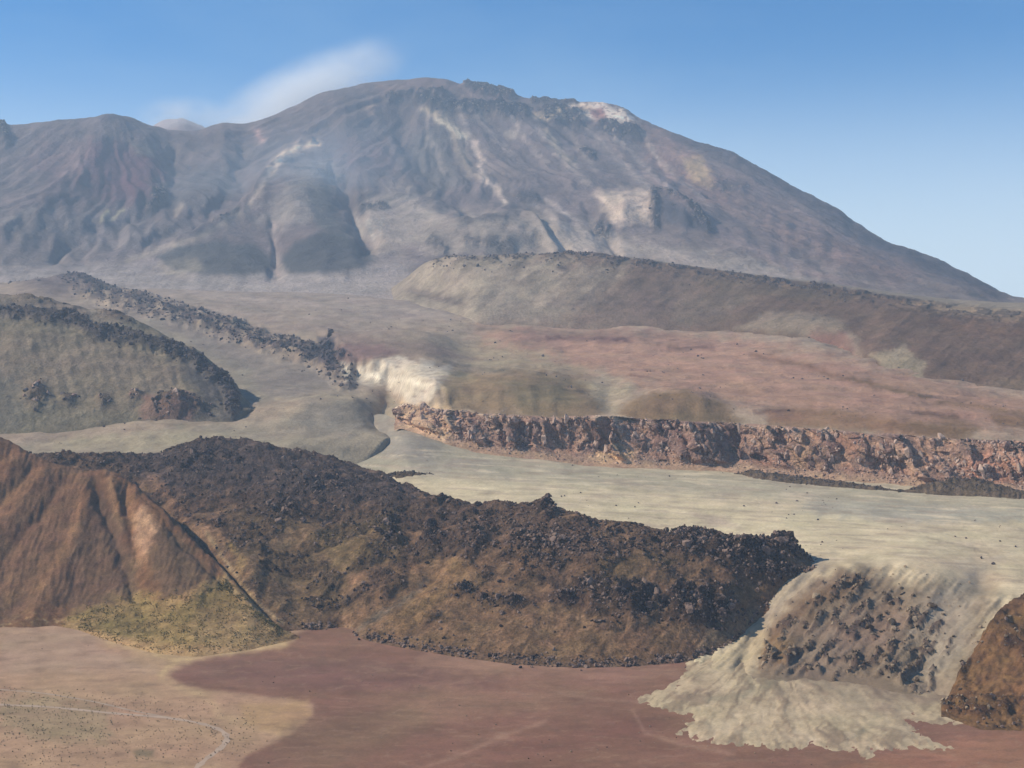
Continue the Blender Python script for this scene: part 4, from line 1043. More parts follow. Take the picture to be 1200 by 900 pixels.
O = Surf([[(x, y + 24, Y - 25) for x, y, Y in o_foot], o_foot, o_mid, o_sh, o_cr, o_bk], px, [5, 55, 60, 45, 12], 5)
on = sm(1.0, 1.5, O.T) * sm(4.9, 4.3, O.T)
O.Z += on * (8 * fbm(O.X / 70, O.Y / 90, 4, 121) + 2.2 * fbm((O.bx - (O.by - 400) * 0.25) / 12, O.by / 50, 4, 122))
rimline = [(-60, 360), (0, 366), (30, 368), (50, 372), (85, 372), (105, 388), (130, 392), (160, 400), (195, 406), (220, 418), (245, 434), (262, 448), (272, 462), (272, 478)]
rd = poly_dist(O.bx + 4 * fbm(O.bx / 12, O.by / 9, 3, 123), O.by + 4 * fbm(O.bx / 12, O.by / 9, 3, 124), rimline, False)
rim = sm(11, 3, rd)
f1, f2, v = voronoi(O.X / 14, O.Y / 22, 17)
O.Z += rim * (3 + 9 * v)
crag = np.zeros_like(O.X)
for cx, cy, rx, ry, h in [(205, 478, 32, 13, 14), (40, 465, 14, 14, 9), (120, 470, 9, 8, 6), (158, 466, 10, 6, 5), (80, 468, 7, 6, 5), (140, 370, 26, 9, 9), (60, 345, 40, 10, 8)]:
    g_ = np.exp(-(np.hypot((O.bx - cx) / rx, (O.by - cy) / ry)) ** 2.4)
    crag = np.maximum(crag, g_); O.Z += h * g_ * (0.5 + v)
O.base()
O.rock += np.clip(rim + crag, 0, 1)
O.fill((110, 98, 82))
for a_ in [([(-200, 400), (0, 390), (150, 408), (220, 430), (200, 460), (60, 450), (-200, 450)], (118, 102, 88), 12, 8, 0.7),
           ([(-200, 470), (0, 470), (120, 480), (200, 495), (60, 520), (-200, 520)], (108, 98, 82), 10, 8, 0.8),
           ([(-60, 440), (20, 440), (30, 500), (-60, 500)], (96, 90, 82), 10, 6, 0.6),
           ([(165, 462), (225, 462), (236, 478), (225, 494), (165, 490)], (122, 90, 80), 6, 6, 0.7),
           ([(210, 410), (262, 445), (285, 478), (275, 492), (235, 495), (240, 465), (215, 440)], (76, 70, 70), 7, 5, 0.8),  # right end of the tongue: its shade painted into the ground colour
           ([(240, 470), (258, 470), (262, 490), (245, 492)], (108, 98, 86), 4, 4, 0.6),
           ([(-200, 330), (0, 345), (90, 356), (150, 372), (110, 388), (40, 372), (-200, 372)], (112, 98, 90), 8, 6, 0.8),
           ([(95, 350), (135, 372), (165, 385), (140, 388), (105, 372)], (128, 118, 104), 5, 4, 0.6)]: O.patch(*a_)
O.mixc(crag * 0.55, (92, 72, 66))
O.mixc(rim * 0.85, (66, 58, 58))
O.mottle(9, 16, 0.16, 125, 0.25)
O.mottle(8, 5, 0.14, 126)
oldflow = tag(O.mesh('old_lava_tongue', M_flow), 'grey brown old lava tongue at left with a dark curved rocky rim', 'lava tongue', 'structure')
P = scatter_pts(O, rim + 0.5 * crag, 1100)
rock_stuff('rim_rubble', P, sizes(1100, 1.2, 4.2, 2.2), R_dark, oldflow)
P = scatter_pts(O, rim * sm(8, 2, rd) * (O.bx > -10), 70)
rock_objs('rim_block', P, sizes(70, 3.2, 7.0, 1.8), R_dark, oldflow, 0.35)
P = scatter_pts(O, (crag * (O.by > 440)) ** 1.5, 26)
rock_objs('pink_crag', P, sizes(26, 2.6, 5.5, 1.6), R_pink, oldflow, 0.6, 1.3)

# ------------------------------------------------------------------ 10. the long brown ridge right of centre
px = cols(430, 1440, 2.0, left=False)
r_foot = [(430, 376, 3400), (480, 362, 3250), (560, 376, 2930), (640, 379, 2900), (720, 383, 2850), (800, 387, 2800), (850, 390, 2750), (930, 396, 2600), (980, 402, 2500), (1010, 425, 2300), (1040, 445, 2150), (1090, 458, 2080), (1130, 468, 2030), (1200, 484, 1960), (1440, 505, 1880)]
r_mid = [(430, 366, 3600), (480, 342, 3450), (560, 342, 3150), (640, 342, 3100), (720, 346, 3050), (800, 350, 2980), (850, 352, 2930), (930, 362, 2780), (980, 372, 2660), (1040, 395, 2400), (1090, 405, 2300), (1130, 412, 2250), (1200, 425, 2150), (1440, 440, 2050)]
r_cr = [(430, 358, 3800), (470, 330, 3700), (500, 308, 3550), (530, 300, 3450), (560, 303, 3400), (620, 300, 3380), (665, 296, 3360), (700, 300, 3330), (760, 308, 3280), (830, 318, 3200), (900, 328, 3100), (960, 335, 3000), (1010, 345, 2880), (1060, 353, 2750), (1120, 362, 2620), (1200, 370, 2500), (1440, 385, 2350)]
r_top = [(430, 350, 4000), (470, 332, 3950), (500, 305, 3900), (560, 300, 3850), (620, 299, 3850), (700, 298, 3850), (760, 305, 3800), (830, 315, 3750), (900, 325, 3700), (960, 331, 3650), (1010, 338, 3600), (1060, 345, 3500), (1120, 352, 3400), (1200, 356, 3300), (1440, 362, 3200)]
r_bk = [(x, y + 3, Y + 500) for x, y, Y in r_top]
Rg = Surf([[(x, y + 18, Y - 40) for x, y, Y in r_foot], r_foot, r_mid, r_cr, r_top, r_bk], px, [5, 60, 60, 22, 8], 8)
on = sm(1.0, 1.6, Rg.T)
onf = on * sm(3.1, 2.7, Rg.T)
streak = (Rg.bx + (Rg.by - 300) * 1.15)
Rg.Z += onf * (5 * fbm(streak / 40, Rg.by / 60, 4, 131) + 1.8 * fbm(streak / 13, Rg.by / 40, 4, 132) + 2.5 * fbm(Rg.X / 40, Rg.Y / 60, 5, 137)) + on * 2 * fbm(Rg.X / 60, Rg.Y / 90, 3, 133)
sc_ = np.exp(-(np.hypot((Rg.bx - 940) / 60, (Rg.by - 386) / 16)) ** 2.4)
Rg.Z += sc_ * 10
cm = np.exp(-((Rg.T - 3.0) / 0.28) ** 2) * sm(-0.1, 0.3, fbm(Rg.bx / 22, Rg.by / 7, 4, 134) + 0.12) * sm(490, 520, Rg.bx)
f1, f2, v = voronoi(Rg.X / 24, Rg.Y / 40, 18)
Rg.Z += cm * (1 + 6 * v) * sm(1150, 1000, Rg.bx)
Rg.base(); Rg.rock += cm
Rg.fill((124, 102, 88))
Rg.mixc(sm(620, 860, Rg.bx + (350 - Rg.by) * 0.8), (96, 76, 62))
Rg.mixc(sm(900, 1040, Rg.bx) * 0.6 * sm(360, 400, Rg.by), (102, 80, 68))
for a_ in [([(470, 300), (660, 300), (640, 345), (560, 380), (430, 380)], (146, 131, 115), 14, 8, 0.8),
           ([(640, 310), (740, 312), (700, 350), (650, 378), (560, 378), (600, 340)], (144, 127, 111), 12, 8, 0.75),
           ([(700, 350), (790, 318), (830, 325), (790, 360), (760, 378), (700, 378)], (104, 86, 76), 10, 6, 0.6),
           ([(790, 352), (860, 335), (880, 350), (850, 375), (790, 380)], (112, 96, 82), 10, 6, 0.6),
           ([(860, 385), (900, 368), (940, 365), (980, 372), (1005, 395), (1010, 420), (970, 400), (920, 390)], (128, 112, 96), 5, 4, 0.8),
           ([(1020, 415), (1060, 405), (1085, 428), (1080, 452), (1045, 445)], (144, 128, 106), 4, 4, 0.75),
           ([(950, 388), (990, 388), (1010, 425), (970, 425), (940, 405)], (118, 84, 74), 8, 5, 0.8),
           ([(1130, 455), (1200, 440), (1240, 460), (1240, 485), (1160, 478)], (120, 100, 80), 8, 6, 0.7),
           ([(1060, 356), (1120, 352), (1250, 358), (1250, 376), (1120, 368)], (140, 118, 96), 5, 4, 0.85),
           ([(820, 322), (960, 338), (1000, 348), (940, 350), (830, 335)], (88, 74, 58), 8, 5, 0.6),
           ([(1060, 374), (1200, 382), (1250, 400), (1120, 390)], (92, 66, 52), 6, 5, 0.6)]: Rg.patch(*a_)
Rg.mixc(sm(3.1, 3.4, Rg.T) * 0.8, (140, 126, 110))
Rg.mixc(sm(0.05, 0.5, fbm(streak / 16, Rg.by / 30, 5, 135)) * 0.35 * onf, (74, 60, 50))
Rg.mixc(cm * 0.55, (80, 70, 66))
for pts, w_, c_ in [([(724, 320), (700, 340), (670, 362)], 3, (92, 76, 70)), ([(655, 313), (664, 315)], 3, (62, 52, 54)), ([(1045, 440), (1060, 425)], 1.5, (120, 104, 80)), ([(1060, 448), (1075, 425)], 1.5, (120, 104, 80)), ([(480, 340), (540, 356)], 4, (104, 88, 80))]:
    Rg.stroke(pts, w_, c_, 0.8, 2)
Rg.C *= np.clip(1 + 0.45 * onf * fbm(streak / 34, Rg.by / 40, 5, 138), .5, 1.6)[..., None]
Rg.mottle(10, 8, 0.14, 136)
ridge = tag(Rg.mesh('brown_ridge', M_ridge), 'long brown scree ridge with a rocky crest below the volcano', 'ridge', 'structure')
P = scatter_pts(Rg, cm * sm(1100, 950, Rg.bx), 700)
rock_stuff('crest_rubble', P, sizes(700, 1.2, 4.0, 2.4), R_dark, ridge)
P = scatter_pts(Rg, cm * sm(920, 900, Rg.bx) * sm(500, 505, Rg.bx), 60)
rock_objs('crest_block', P, sizes(60, 2.5, 5.5, 2.0), R_dark, ridge, 0.35)

# ------------------------------------------------------------------ 11. the volcano
px = cols(-240, 1460, 2.0)
sil = [(-240, 160), (-60, 150), (0, 147), (20, 148), (50, 145), (85, 140), (115, 138), (128, 136), (140, 137), (155, 141), (175, 148), (195, 152), (215, 154), (235, 153), (250, 148), (262, 146), (285, 149), (300, 146), (325, 137), (350, 127), (375, 113), (400, 105), (430, 99), (475, 95), (500, 94), (525, 96), (540, 101), (560, 101), (580, 106), (600, 112), (630, 117), (670, 121), (690, 120), (710, 124), (735, 131), (750, 142), (770, 150), (800, 161), (830, 171), (858, 182), (900, 206), (940, 230), (975, 249), (987, 254), (995, 264), (1015, 273), (1040, 289), (1070, 297), (1100, 308), (1130, 322), (1160, 338), (1183, 351), (1230, 358), (1460, 366)]
def Ysil(x): return float(np.interp(x, [-240, 0, 200, 300, 500, 700, 850, 1000, 1180, 1460], [6300, 6400, 6650, 6800, 7000, 6900, 6500, 5900, 5200, 4700]))
v_base = [(-240, 342, 3700), (0, 342, 3700), (200, 348, 3600), (300, 349, 3600), (400, 351, 3500), (480, 352, 3500), (560, 330, 3900), (700, 325, 3950), (900, 338, 3800), (1100, 356, 3600), (1200, 362, 3500), (1460, 370, 3400)]
v_q1 = [(-240, 292, 4500), (0, 290, 4600), (200, 296, 4600), (300, 290, 4650), (400, 288, 4650), (560, 278, 4700), (700, 280, 4650), (800, 290, 4500), (900, 312, 4250), (1000, 330, 4080), (1100, 346, 3950), (1200, 360, 3800), (1460, 369, 3700)]
v_q2 = [(-240, 240, 5300), (0, 240, 5300), (200, 240, 5450), (300, 235, 5500), (400, 228, 5600), (560, 215, 5800), (700, 222, 5700), (800, 240, 5350), (900, 270, 4950), (1000, 302, 4600), (1100, 332, 4300), (1200, 359, 4100), (1460, 368, 4000)]
v_q3 = []
for x in (-240, 0, 128, 200, 300, 400, 500, 600, 700, 800, 900, 1000, 1100, 1200, 1460):
    ys = float(np.interp(x, [p[0] for p in sil], [p[1] for p in sil])); y2 = float(np.interp(x, [p[0] for p in v_q2], [p[1] for p in v_q2])); Y2 = float(np.interp(x, [p[0] for p in v_q2], [p[2] for p in v_q2]))
    v_q3.append((x, ys * 0.45 + y2 * 0.55, Ysil(x) * 0.5 + Y2 * 0.5))
v_sil = [(x, y, Ysil(x)) for x, y in sil]
v_b1 = [(x, y + 14 if x < 1150 else y + 3, Y + 260) for x, y, Y in v_sil]
v_b2 = [(x, min(y + 160, 372) if x < 1150 else y + 6, Y + 1700) for x, y, Y in v_sil]
V = Surf([v_base, v_q1, v_q2, v_q3, v_sil, v_b1, v_b2], px, [55, 60, 60, 70, 8, 10], 3)
onv = sm(0.0, 0.8, V.T) * sm(5.2, 4.3, V.T)
top = sm(1.2, 3.2, V.T)
# radial gullies around the summit
sx, sy = (520 - 600) / F_PX * 7000, 7000
ang = np.arctan2(V.X - sx, sy - V.Y); rad = np.hypot(V.X - sx, V.Y - sy)
sx2, sy2 = (120 - 600) / F_PX * 6600, 6700
ang2 = np.arctan2(V.X - sx2, sy2 - V.Y); rad2 = np.hypot(V.X - sx2, V.Y - sy2)
wl_ = sm(330, 240, V.bx)
wrp = 0.45 * fbm(V.X / 900, V.Y / 900, 3, 141)
g1 = fbm(ang * 7 + wrp * 3, rad / 1300, 5, 142); g2 = fbm(ang2 * 8 + wrp * 3, rad2 / 2000, 5, 143)
gul = g1 * (1 - wl_) + g2 * wl_
apex = sm(0, 1300, rad) * (1 - wl_) + sm(0, 1300, rad2) * wl_
V.Z += onv * (gul * 55 * (1 - 0.55 * wl_) * (0.35 + 0.65 * top) * apex + (20 - 9 * wl_) * fbm(V.X / 420, V.Y / 420, 5, 144) + 5 * ridged(V.X / 110, V.Y / 110, 4, 145) * top)
fine_g = fbm(ang * 26 + wrp * 8, rad / 700, 5, 146, .6) * (1 - wl_) + fbm(ang2 * 30 + wrp * 8, rad2 / 1500, 4, 147) * wl_
ash = np.clip(sm(40, -20, poly_dist(V.bx, V.by, [(150, 330), (250, 260), (330, 200), (400, 215), (470, 215), (620, 240), (740, 270), (960, 320), (1100, 345), (500, 350)])), 0, 1)
V.Z += onv * fine_g * 13 * (1 - .6 * ash) * sm(0.8, 2.0, V.T) * apex + onv * (11 - 6 * ash) * fbm(V.X / 170, V.Y / 220, 6, 152, 0.6)
V.base()
V.rmask = sm(4.0, 3.3, V.T)
# spurs, domes and hollows (drawn as ridges in the landscape)
R_ = lambda p, w_, h_, wp=5, sh=.7: V.ridge(p, w_, h_ * (0.45 if max(p_[0] for p_ in p) < 210 else 0.65), wp + 5, sh)
R_([(128, 138), (112, 175), (90, 215), (40, 260), (-20, 285)], 26, 90, 6, 0.6)
R_([(128, 140), (160, 170), (175, 200), (170, 225)], 24, 60, 6, 0.6)
R_([(60, 150), (50, 190), (20, 230), (-30, 260)], 24, 40, 6, 0.6)
R_([(200, 155), (205, 200), (190, 240), (150, 262), (70, 290)], 16, -80, 5, 0.7)
R_([(255, 150), (270, 185), (275, 215), (230, 250), (160, 275)], 16, 45, 5, 0.6)
R_([(285, 190), (262, 235), (230, 262), (170, 280)], 14, -55, 5, 0.6)
R_([(360, 168), (330, 190), (310, 215), (290, 245), (262, 262), (215, 285)], 12, 45, 3, 0.5)
R_([(395, 200), (405, 225), (412, 250), (430, 285)], 12, -70, 4, 0.7)
R_([(270, 200), (285, 225), (270, 250)], 12, -40, 4, 0.7)
V.bump(345, 232, 52, 42, 60, 2.4, 5)
V.bump(255, 300, 62, 24, 38, 2.4, 4)
V.bump(383, 295, 54, 28, 48, 2.4, 4)

R_([(322, 262), (320, 290), (326, 322)], 7, -26, 2, 1.0)
V.bump(575, 272, 70, 26, 55, 2.6, 6)
V.bump(645, 272, 26, 22, 25, 2.6, 3)
R_([(615, 258), (628, 275), (642, 292), (652, 304)], 8, 26, 2, 0.6)
R_([(630, 256), (650, 280), (665, 296)], 8, -30, 2, 0.6)
V.bump(750, 245, 46, 20, 50, 2.4, 4)
V.bump(800, 255, 26, 16, 40, 2.4, 4)
R_([(470, 130), (480, 170), (520, 215), (560, 245)], 22, -70, 5, 0.7)
R_([(620, 145), (650, 190), (700, 230)], 26, 40, 6, 0.6)
R_([(740, 160), (800, 210), (880, 260), (960, 300)], 22, -30, 6, 0.6)
R_([(690, 240), (705, 275), (720, 290)], 9, -30, 4, 0.7)
R_([(400, 130), (420, 180), (425, 215)], 22, 35, 5, 0.6)
# summit crags
crag = np.zeros_like(V.X)
for pts, w_, h_ in [([(492, 112), (518, 113)], 6, 34), ([(508, 124), (560, 126), (590, 132)], 6, 30), ([(585, 130), (614, 136)], 7, 44), ([(640, 136), (675, 140)], 9, 50), ([(706, 148), (745, 154)], 6, 40),
                    ([(548, 101), (600, 112)], 5, 26), ([(625, 117), (672, 121)], 4, 20), ([(684, 180), (694, 184)], 5, 24), ([(768, 230), (800, 244), (830, 268)], 6, 36), ([(765, 240), (768, 264)], 5, 24),
                    ([(700, 266), (710, 270)], 5, 24), ([(610, 230), (626, 234)], 6, 18), ([(340, 210), (372, 206), (400, 200)], 4, 16), ([(424, 242), (450, 242)], 4, 20), ([(836, 214), (870, 222)], 6, 14),
                    ([(455, 112), (480, 108)], 4, 20), ([(250, 262), (275, 250)], 5, 22), ([(176, 240), (190, 222)], 6, 26), ([(0, 150), (6, 165)], 6, 30), ([(545, 290), (600, 296)], 4, 12), ([(505, 285), (520, 295)], 5, 14),
                    ([(540, 270), (590, 272)], 5, 10)]:
    bx = V.bx + 4 * fbm(V.bx / 9, V.by / 7, 3, 148); by = V.by + 3 * fbm(V.bx / 9, V.by / 7, 3, 149)
    g_ = np.exp(-(poly_dist(bx, by, pts, False) / w_) ** 2) * min(1, (h_ / 28) ** 1.3)
    crag = np.maximum(crag, g_); V.Z += (1.15 if max(p_[1] for p_ in pts) < 190 else 0.6) * h_ * g_ * (0.6 + 0.5 * perlin(V.X / 40, V.Y / 40, 150)) * (V.T < 4.6)
f1, f2, v = voronoi(V.X / 45, V.Y / 60, 19)
V.Z += crag * v * 14 * (V.T < 4.6)
V.base()
V.rock += crag
V.fill((104, 90, 84))
V.mixc(sm(285, 330, V.by + 0.0 * V.bx) * 0.95 * sm(500, 470, V.bx), (140, 127, 116))
V.mixc(sm(235, 300, V.by - (V.bx - 700) * 0.18 * (V.bx > 700)) * 0.7 * sm(560, 640, V.bx), (134, 118, 104))
for a_ in [([(50, 160), (110, 165), (120, 200), (60, 215), (30, 195)], (118, 94, 88), 14, 8, 0.6),
           ([(110, 165), (180, 170), (195, 200), (170, 235), (110, 235), (95, 205)], (88, 58, 62), 12, 8, 0.85),
           ([(60, 205), (110, 205), (140, 240), (90, 255), (40, 240)], (76, 60, 60), 10, 8, 0.7),
           ([(150, 165), (185, 168), (180, 185), (160, 180)], (108, 100, 84), 6, 5, 0.7),
           ([(205, 205), (250, 200), (285, 215), (270, 240), (215, 250), (180, 250)], (74, 70, 68), 12, 8, 0.6),
           ([(0, 250), (80, 240), (200, 262), (280, 262), (200, 300), (0, 300)], (104, 94, 88), 14, 8, 0.6),
           ([(300, 260), (330, 220), (360, 190), (400, 190), (380, 250), (340, 265)], (130, 118, 106), 12, 8, 0.75),
           ([(182, 302), (205, 289), (255, 281), (300, 287), (317, 303), (314, 316), (285, 323), (240, 322), (200, 315)], (72, 70, 66), 4, 2, 0.85),
           ([(330, 305), (345, 285), (375, 270), (400, 274), (425, 290), (440, 303), (425, 313), (395, 319), (355, 321), (335, 317)], (70, 68, 66), 4, 2, 0.9),
           ([(360, 225), (385, 215), (395, 250), (420, 280), (400, 285), (370, 262)], (80, 78, 72), 8, 5, 0.7),
           ([(430, 225), (470, 215), (520, 250), (500, 290), (440, 300), (415, 270)], (150, 134, 118), 14, 8, 0.75),
           ([(400, 160), (450, 165), (460, 200), (410, 205), (390, 190)], (100, 78, 74), 10, 6, 0.7),
           ([(480, 160), (520, 140), (525, 170), (545, 215), (510, 230), (480, 200)], (90, 84, 78), 10, 6, 0.7),
           ([(535, 170), (570, 160), (600, 190), (600, 235), (560, 210)], (118, 102, 92), 12, 8, 0.6),
           ([(440, 97), (500, 92), (545, 100), (600, 112), (580, 120), (500, 110), (440, 108)], (120, 98, 86), 5, 4, 0.7),
           ([(500, 116), (590, 124), (600, 140), (520, 138)], (136, 116, 96), 6, 6, 0.5),
           ([(665, 122), (700, 119), (740, 132), (752, 146), (720, 146), (680, 138)], (206, 184, 160), 4, 4, 0.9),
           ([(690, 126), (706, 128), (712, 140), (700, 142)], (118, 66, 54), 3, 3, 0.8),
           ([(622, 136), (650, 126), (690, 124), (690, 136), (640, 142)], (196, 170, 138), 4, 4, 0.8),
           ([(745, 140), (800, 165), (850, 215), (880, 250), (800, 235), (760, 190)], (126, 100, 88), 14, 8, 0.75),
           ([(800, 184), (825, 188), (835, 218), (812, 215)], (154, 132, 96), 6, 5, 0.7),
           ([(700, 225), (760, 222), (770, 240), (760, 262), (715, 262)], (166, 146, 126), 8, 6, 0.85),
           ([(850, 200), (960, 265), (1080, 320), (1050, 335), (900, 280)], (116, 94, 84), 14, 8, 0.6),
           ([(770, 232), (800, 235), (845, 270), (820, 270), (780, 262)], (72, 68, 70), 5, 4, 0.8),
           ([(620, 240), (720, 278), (850, 300), (960, 325), (900, 330), (700, 300), (640, 292)], (156, 140, 124), 10, 6, 0.75),
           ([(545, 262), (590, 258), (600, 276), (560, 280)], (92, 82, 76), 6, 5, 0.7),
           ([(500, 250), (620, 250), (660, 296), (500, 300)], (140, 126, 110), 10, 6, 0.6),
           ([(180, 312), (230, 300), (240, 316), (200, 326)], (150, 134, 112), 6, 5, 0.4)]: V.patch(*a_)
for pts, w_, c_ in [([(512, 140), (528, 148), (538, 158), (545, 160)], 4, (226, 204, 168)), ([(495, 128), (515, 136)], 4, (180, 158, 126)), ([(556, 168), (564, 190), (562, 205), (580, 220), (592, 236)], 4, (186, 164, 144)),
                    ([(520, 130), (535, 165), (550, 200)], 6, (140, 124, 104)), ([(370, 168), (350, 172), (330, 184), (318, 200)], 5, (228, 196, 160)), ([(318, 200), (308, 215), (290, 245)], 4, (142, 126, 110)), ([(280, 250), (240, 275), (190, 292), (150, 305)], 4, (136, 122, 106)),
                    ([(320, 262), (320, 295), (326, 322)], 4, (148, 130, 118)), ([(300, 155), (306, 164)], 5, (176, 142, 124)), ([(434, 128), (440, 138)], 6, (158, 132, 112)), ([(118, 258), (126, 248)], 2.5, (164, 150, 116)), ([(130, 258), (144, 246)], 2.5, (164, 150, 116)),
                    ([(205, 252), (212, 240)], 3, (146, 130, 112)), ([(640, 152), (655, 176), (672, 192)], 4, (150, 132, 108)), ([(748, 150), (765, 175), (780, 200)], 3, (158, 134, 116)), ([(700, 140), (715, 165), (735, 195)], 3, (138, 118, 106)),
                    ([(755, 200), (800, 235), (850, 275), (920, 310), (1000, 335)], 5, (134, 114, 104)), ([(640, 235), (670, 255), (720, 275)], 3, (150, 134, 120)), ([(545, 262), (620, 240)], 2, (96, 86, 80)),
                    ([(800, 160), (860, 184), (905, 210), (975, 250), (1030, 284), (1080, 302), (1140, 330), (1175, 348)], 9, (56, 52, 56)), ([(416, 250), (425, 275)], 2, (150, 138, 124)), ([(430, 258), (438, 280)], 2, (150, 138, 124)), ([(448, 255), (446, 275)], 2, (150, 138, 124)),
                    ([(115, 138), (135, 136), (160, 143)], 4, (74, 66, 66)), ([(594, 156), (602, 158)], 5, (150, 134, 116)), ([(1140, 345), (1155, 350)], 3, (72, 68, 66)), ([(990, 258), (1000, 268)], 4, (66, 62, 62)),
                    ([(50, 285), (80, 272), (120, 262)], 3, (78, 70, 68)), ([(110, 255), (140, 270)], 3, (88, 78, 72)), ([(0, 262), (40, 245)], 3, (124, 112, 102))]:
    V.stroke(pts, w_, c_, 0.85, 2.5)
V.mixc(crag ** 0.6 * 0.95 * sm(-0.5, -0.05, fbm(V.bx / 7, V.by / 4, 3, 157)), (30, 29, 36))  # dark crag rock, deepened by shadow put into the colour
for x0, y0, x1, y1, w_ in [(600, 138, 640, 190, 3), (560, 132, 600, 180, 3), (540, 135, 570, 200, 4), (630, 150, 690, 215, 4), (665, 150, 700, 200, 3), (690, 150, 760, 220, 4), (720, 158, 790, 225, 3), (500, 135, 520, 200, 4), (760, 170, 830, 240, 3)]:
    V.stroke([(x0, y0), ((x0 + x1) / 2 - 4, (y0 + y1) / 2), (x1, y1)], w_, (160, 142, 126), 0.5, 3)
V.mixc(sm(0.1, 0.3, fbm(V.bx / 6, V.by / 4, 3, 158)) * 0.7 * sm(10, 0, poly_dist(V.bx, V.by, [(665, 122), (700, 119), (740, 132), (752, 146), (720, 146), (680, 138)])), (92, 66, 60))
rot_l = 0.9
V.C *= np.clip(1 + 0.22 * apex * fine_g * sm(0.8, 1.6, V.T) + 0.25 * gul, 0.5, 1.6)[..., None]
dgl = V.bx + V.by * 0.95
V.C *= np.clip(1 + 0.34 * wl_ * fbm(dgl / 11, (V.by - V.bx * .6) / 60, 5, 155) + 0.30 * (1 - wl_) * fbm((V.bx - V.by * 1.1) / 12, V.by / 55, 5, 156) * sm(560, 660, V.bx), .5, 1.6)[..., None]
V.mottle(26, 12, 0.18, 151)
V.mottle(5, 4, 0.10, 153)
V.mixc(sm(0.15, 0.45, fbm(V.bx / 13, V.by / 8, 5, 154)) * 0.28 * sm(0.8, 1.8, V.T), (74, 68, 70))
vm_ = np.array([0.135, 0.112, 0.102])
V.C = vm_ * (V.C / vm_) ** 1.28 * 0.97
volc = tag(V.mesh('volcano', M_volc), 'large grey purple volcano with a craggy rounded summit', 'volcano', 'structure')
P = scatter_pts(V, crag ** 2 * (V.T < 4.4) * (V.T > 1.0), 900)
rock_stuff('summit_rubble', P, sizes(900, 3, 9, 2.0), R_crag, volc, 0.7)
cp = np.array([[n_.X.ravel()[i], n_.Y.ravel()[i], n_.Z.ravel()[i]] for n_, i in [(V, int(np.argmin((V.bx - a) ** 2 + (V.by - b) ** 2))) for a, b in
     [(495, 112), (505, 113), (514, 114), (590, 131), (598, 133), (607, 136), (612, 139), (643, 137), (652, 139), (661, 140), (670, 141), (676, 140), (710, 149), (720, 152), (732, 154), (742, 155), (512, 126), (540, 127), (556, 127), (572, 130), (688, 181), (704, 268), (790, 240), (770, 252), (812, 252)]]])
rock_objs('summit_crag', cp, sizes(len(cp), 8, 15, 1.2), R_crag, volc, 0.75)

# the far crater rim seen through the smoke in the saddle
px = np.arange(150, 270, 2.0)
cr1 = [(150, 165, 7300), (175, 152, 7300), (190, 142, 7300), (200, 140, 7300), (213, 138, 7300), (222, 141, 7300), (235, 147, 7300), (250, 158, 7300), (270, 170, 7300)]
CR = Surf([[(x, y + 26, Y - 260) for x, y, Y in cr1], cr1, [(x, y + 26, Y + 260) for x, y, Y in cr1]], px, [24, 20], 3)
CR.Z += 14 * fbm(CR.X / 60, CR.Y / 60, 4, 161); CR.fill((150, 128, 118))
tag(CR.mesh('crater_rim', M_volc), 'pale far crater rim peeping out of the saddle behind smoke', 'crater rim', 'structure')

# ------------------------------------------------------------------ 12. ground that carries on around and beyond
xs = np.linspace(-9000, 9000, 91); ys = np.linspace(-600, 12000, 64)
XX, YY = np.meshgrid(xs, ys)
ZZ = -262 + np.interp(YY, [0, 1500, 2200, 3000, 4500, 12000], [0, 0, 40, 150, 240, 300]) + 25 * fbm(XX / 1500, YY / 1500, 4, 171) * sm(1200, 3000, np.hypot(XX, YY - 900))
ZZ = np.where(np.abs(XX) < YY * 0.5 + 300, ZZ - 30 * sm(900, 1500, YY), ZZ)
Gd = Surf.__new__(Surf); Gd.X, Gd.Y, Gd.Z = XX, YY, ZZ; Gd.rock = np.zeros_like(XX)
Gd.C = np.ones(XX.shape + (3,)) * lin((142, 118, 100)) * (1 + 0.2 * fbm(XX / 900, YY / 900, 3, 172))[..., None]
tag(Gd.mesh('desert_ground', M_base), 'brown desert ground stretching away around the valley', 'ground', 'structure')

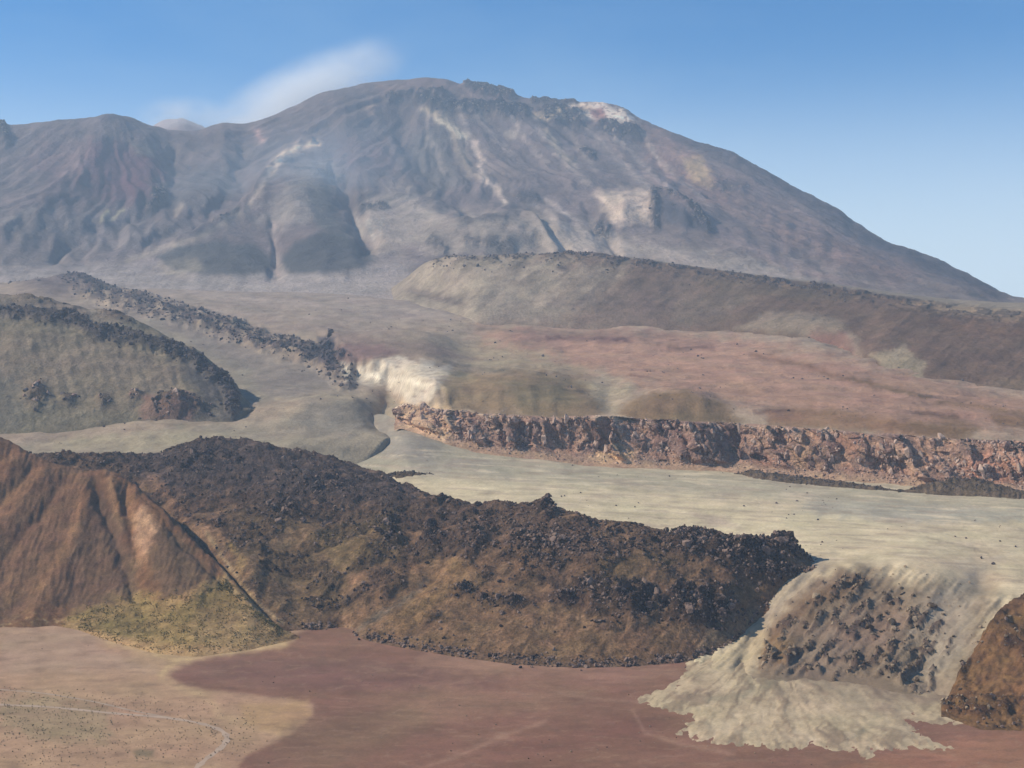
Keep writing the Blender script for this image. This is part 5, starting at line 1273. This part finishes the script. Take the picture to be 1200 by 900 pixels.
# ------------------------------------------------------------------ 13. smoke from the crater
def smoke(name, label, cx, cy, Y, rx, ry, rY, dens, seed, rot=0.0, scale=220.0, thr=0.5, col=(0.93, 0.95, 0.98)):
    bm = bmesh.new(); bmesh.ops.create_icosphere(bm, subdivisions=3, radius=1.0)
    me = bpy.data.meshes.new(name); bm.to_mesh(me); bm.free()
    o = bpy.data.objects.new(name, me); COL.objects.link(o)
    k = Y / F_PX
    o.location = ((cx - 600) * k, Y, (HOR - cy) * k)
    o.scale = (rx * k, rY, ry * k); o.rotation_euler = (0, -rot, 0)
    m = bpy.data.materials.new(name); m.use_nodes = True
    n, l = m.node_tree.nodes, m.node_tree.links
    n.clear()
    out = n.new('ShaderNodeOutputMaterial'); pv = n.new('ShaderNodeVolumePrincipled')
    pv.inputs['Color'].default_value = (*col, 1); pv.inputs['Anisotropy'].default_value = 0.2
    tc = n.new('ShaderNodeTexCoord')
    ln = n.new('ShaderNodeVectorMath'); ln.operation = 'LENGTH'; l.new(tc.outputs['Object'], ln.inputs[0])
    fo = n.new('ShaderNodeMapRange'); fo.interpolation_type = 'SMOOTHSTEP'
    fo.inputs['From Min'].default_value = 1.0; fo.inputs['From Max'].default_value = 0.15; l.new(ln.outputs['Value'], fo.inputs['Value'])
    geo = n.new('ShaderNodeNewGeometry')
    ns = n.new('ShaderNodeTexNoise'); ns.inputs['Scale'].default_value = 1.0 / scale; ns.inputs['Detail'].default_value = 4; ns.inputs['Roughness'].default_value = 0.6; ns.inputs['Distortion'].default_value = 0.6
    mp = n.new('ShaderNodeMapping'); mp.inputs['Location'].default_value = (seed * 1000.0, 0, 0); l.new(geo.outputs['Position'], mp.inputs['Vector']); l.new(mp.outputs[0], ns.inputs['Vector'])
    th = n.new('ShaderNodeMapRange'); th.inputs['From Min'].default_value = thr - 0.12; th.inputs['From Max'].default_value = thr + 0.2; l.new(ns.outputs[0], th.inputs['Value'])
    mu = n.new('ShaderNodeMath'); mu.operation = 'MULTIPLY'; l.new(fo.outputs[0], mu.inputs[0]); l.new(th.outputs[0], mu.inputs[1])
    m2 = n.new('ShaderNodeMath'); m2.operation = 'MULTIPLY'; m2.inputs[1].default_value = dens; l.new(mu.outputs[0], m2.inputs[0])
    l.new(m2.outputs[0], pv.inputs['Density']); l.new(pv.outputs[0], out.inputs['Volume'])
    me.materials.append(m)
    return tag(o, label, 'smoke', 'stuff')
smoke('smoke_plume', 'bright white smoke plume rising over the left shoulder of the summit', 350, 116, 7250, 160, 50, 260, 0.0125, 1, 0.45, 260, 0.42, (1.0, 1.0, 1.0))
smoke('smoke_plume', 'thin smoke wisp over the saddle left of the main plume', 215, 138, 7150, 76, 30, 200, 0.006, 2, 0.0, 200, 0.45, (1.0, 1.0, 1.0))
smoke('smoke_veil', 'thin bluish smoke drifting down in front of the volcano\'s left slopes', 345, 205, 5650, 210, 78, 240, 0.0014, 3, 0.2, 300, 0.42, (0.75, 0.88, 1.0))

# ------------------------------------------------------------------ 14. haze: the air of the whole valley
bm = bmesh.new(); bmesh.ops.create_cube(bm, size=2.0)
me = bpy.data.meshes.new('haze'); bm.to_mesh(me); bm.free()
hz = bpy.data.objects.new('haze', me); COL.objects.link(hz)
hz.scale = (9500, 6700, 880); hz.location = (0, 5700, 560)
m = bpy.data.materials.new('haze'); m.use_nodes = True
n, l = m.node_tree.nodes, m.node_tree.links
n.clear()
out = n.new('ShaderNodeOutputMaterial'); pv = n.new('ShaderNodeVolumePrincipled')
pv.inputs['Color'].default_value = (0.62, 0.80, 1.0, 1); pv.inputs['Density'].default_value = 0.00007; pv.inputs['Anisotropy'].default_value = 0.1
l.new(pv.outputs[0], out.inputs['Volume']); me.materials.append(m)
tag(hz, 'pale blue haze filling the air of the valley', 'haze', 'stuff')
